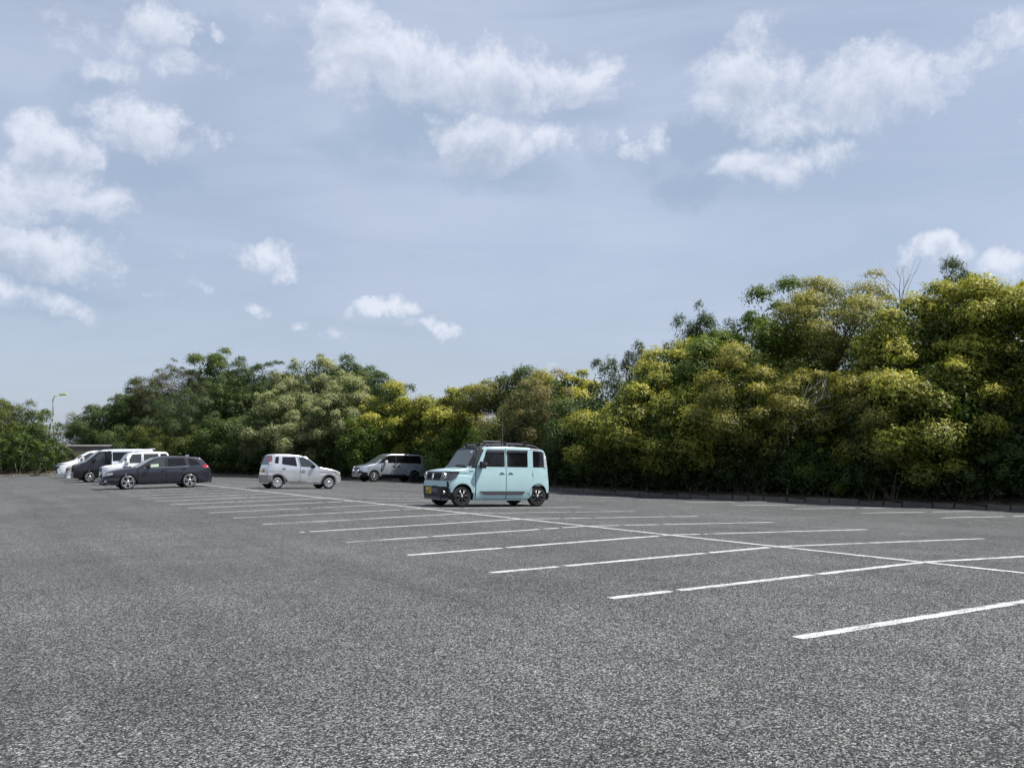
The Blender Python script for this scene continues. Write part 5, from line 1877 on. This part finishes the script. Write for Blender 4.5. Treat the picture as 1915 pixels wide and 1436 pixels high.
# white minivan with yellowed headlights
WHITE_B, S = simple_van("white low minivan with yellowed headlights and skirted bumper", "minivan", 4.75, 1.80, 1.72,
    [(0, .60), (.03, .78), (.12, .86), (.40, .94), (.80, 1.04), (1.20, 1.24), (1.65, 1.50), (2.0, 1.63), (2.5, 1.71), (3.4, 1.715), (4.3, 1.66), (4.5, 1.56), (4.66, 1.1), (4.75, .60)],
    .17, (.92, 3.80), .36, .32, 1.08, 'white',
    doors=[([(1.25, .26), (2.30, .26), (2.30, 1.60), (1.90, 1.56), (1.30, 1.18)], [(1.45, 1.10), (2.25, 1.11), (2.25, 1.55), (1.95, 1.52)], (2.12, .92), 'white', 'glass'),
           ([(2.32, .26), (3.30, .26), (3.40, .8), (3.40, 1.62), (2.32, 1.61)], [(2.36, 1.11), (3.34, 1.12), (3.34, 1.56), (2.36, 1.56)], (2.50, .92), 'white', 'tint')],
    quarters=[([(3.46, 1.12), (4.25, 1.14), (4.15, 1.52), (3.46, 1.56)], 'tint', .05)], screen=(.86, 1.66), bonnet=(.12, .78), wheel_=(.32, .22, 5, .022, .045),
    lamp=[(.42, .62), (.74, .62), (1.12, .76), (1.06, .90), (.46, .78)], lampm='beige', grille=(.36, .62, .76), mirror_=(1.50, .84, 1.16), tail=[(4.42, .9), (4.6, .9), (4.55, 1.2), (4.40, 1.2)])
bm = bmesh.new()
for v in bx(bm, (-4.75 / 2 + .02, 0, .20), (.20, 1.70, .08), .03):
    pass
bm_obj("front_skirt", bm, MAT['white'], WHITE_B, True, 40)

# white minivan with black hooked grille
WHITE_A, S = simple_van("white minivan with black hooked grille, farthest at the left end of the row", "minivan", 4.80, 1.80, 1.88,
    [(0, .66), (.03, .88), (.10, .98), (.40, 1.05), (.85, 1.13), (1.10, 1.24), (1.55, 1.56), (1.95, 1.77), (2.3, 1.86), (3.2, 1.88), (4.3, 1.83), (4.5, 1.76), (4.68, 1.2), (4.80, .62)],
    .20, (.90, 3.75), .385, .34, 1.20, 'white',
    doors=[([(1.30, .30), (2.35, .30), (2.35, 1.77), (2.0, 1.74), (1.34, 1.30)], [(1.40, 1.22), (2.30, 1.23), (2.30, 1.71), (2.03, 1.69), (1.60, 1.44)], (2.18, 1.0), 'white', 'glass'),
           ([(2.37, .30), (3.30, .30), (3.42, .8), (3.42, 1.78), (2.37, 1.78)], [(2.41, 1.23), (3.36, 1.24), (3.36, 1.72), (2.41, 1.72)], (2.55, 1.0), 'white', 'tint')],
    quarters=[([(3.48, 1.25), (4.30, 1.26), (4.20, 1.70), (3.48, 1.72)], 'tint', .05)], screen=(1.02, 1.88), bonnet=(.12, .95), wheel_=(.335, .23, 5, .022, .045),
    lamp=[(.56, .90), (.90, .92), (1.20, 1.02), (.60, .99)], lampm='lamp_dark', grille=(.50, .50, .96), mirror_=(1.62, .86, 1.32), tail=[(4.44, 1.0), (4.62, 1.0), (4.56, 1.5), (4.42, 1.5)])
ffA = S.face(True)
for sg in SIDES:
    panel("hooked_trim", rounded([(sg * .62, .36), (sg * .76, .34), (sg * .72, .62), (sg * .94, .84), (sg * .62, .80)][::sg], .02, 3), ffA, MAT['plastic'], WHITE_A, .034, .08)
    panel("bumper_slash", rounded([(sg * .52, .34), (sg * .60, .34), (sg * .58, .86), (sg * .50, .86)][::sg], .01, 2), ffA, MAT['chrome'], WHITE_A, .036, .08)
place_car(CAR_MINT, 2.63, 21.35, 0.0)
place_car(HATCH, 2.92, 39.3, math.pi)
place_car(MINIVAN, 14.45, 56.0, 0.0)
place_car(ESTATE, -2.56, 43.3, 0.0)
place_car(KEIWAGON, -2.3, 50.6, 0.0)
place_car(VAN, -2.44, 57.0, 0.0)
place_car(WHITE_B, -2.05, 62.5, 0.0)
place_car(WHITE_A, -2.0, 70.0, 0.0)

# ------------------------------------------------------------------ small building and lamp post at the left end
d0 = 84.0
bxx, byy = px_point(176, d0)
root = thing("small_building", "low pale building with grey flat roof half hidden behind the vans", "building", (bxx, byy, -.12), -YAW + .25)
MAT['wall'] = pmat('wall_render', (.62, .60, .58), .9, grime=.35, grime_col=(.35, .34, .31), var=.08)
MAT['roof'] = pmat('roof_slate', (.20, .20, .22), .8, grime=.3, var=.1)
MAT['fascia'] = pmat('fascia', (.36, .355, .35), .7, grime=.3, var=.08)
bm = bmesh.new(); bx(bm, (0, 0, 1.05), (4.2, 3.0, 2.1), .02); bm_obj("wall", bm, MAT['wall'], root)
bm = bmesh.new(); bx(bm, (0, 0, 2.22), (4.9, 3.8, .20), .03); bm_obj("fascia", bm, MAT['roof'], root)
bm = bmesh.new(); bx(bm, (0, 0, 2.45), (5.2, 4.1, .18), .04); bm_obj("roof", bm, MAT['fascia'], root)
for xk in (-1.4, 0, 1.4):
    bm = bmesh.new(); bx(bm, (xk, -1.52, 1.55), (.9, .06, .5), .01); fr = bm_obj("window", bm, MAT['fascia'], root)
    bm = bmesh.new(); bx(bm, (xk, -1.555, 1.55), (.78, .02, .40)); bm_obj("pane", bm, MAT['tint'], fr)

px_, py_ = px_point(104, 78.6)
gz = ground_z(px_) + .1
root = thing("lamp_post", "slender light green lamp post leaning slightly above the left bushes", "lamp post", (px_, py_, gz))
MAT['lampgreen'] = pmat('lamp_green', (.48, .62, .24), .45, var=.08)
top = px_height(737, 78.6) - gz
RT = Vector((math.cos(YAW), -math.sin(YAW), 0))
bm = bmesh.new()
tube(bm, [(0, 0, -.2), RT * -.06 + Vector((0, 0, top * .35)), RT * -.26 + Vector((0, 0, top * .82)), RT * -.30 + Vector((0, 0, top * .94)), RT * -.16 + Vector((0, 0, top - .05)), RT * .30 + Vector((0, 0, top + .05))], [.075, .065, .05, .048, .045, .042], 10)
bm_obj("pole", bm, MAT['lampgreen'], root, recalc=False)
bm = bmesh.new()
vv = bx(bm, (0, 0, 0), (.62, .26, .15), .05)
bmesh.ops.rotate(bm, cent=(0, 0, 0), matrix=Matrix.Rotation(-.06, 3, 'Y'), verts=bm.verts[:])
bmesh.ops.rotate(bm, cent=(0, 0, 0), matrix=Matrix.Rotation(-YAW, 3, 'Z'), verts=bm.verts[:])
bmesh.ops.translate(bm, vec=RT * .56 + Vector((0, 0, top + .08)), verts=bm.verts[:])
bm_obj("lamp_head", bm, MAT['lampgreen'], root, True, 40)
bm = bmesh.new()
bx(bm, RT * 0 + Vector((0, 0, .45)), (.22, .22, .9), .03)
bm_obj("base", bm, MAT['lampgreen'], root)
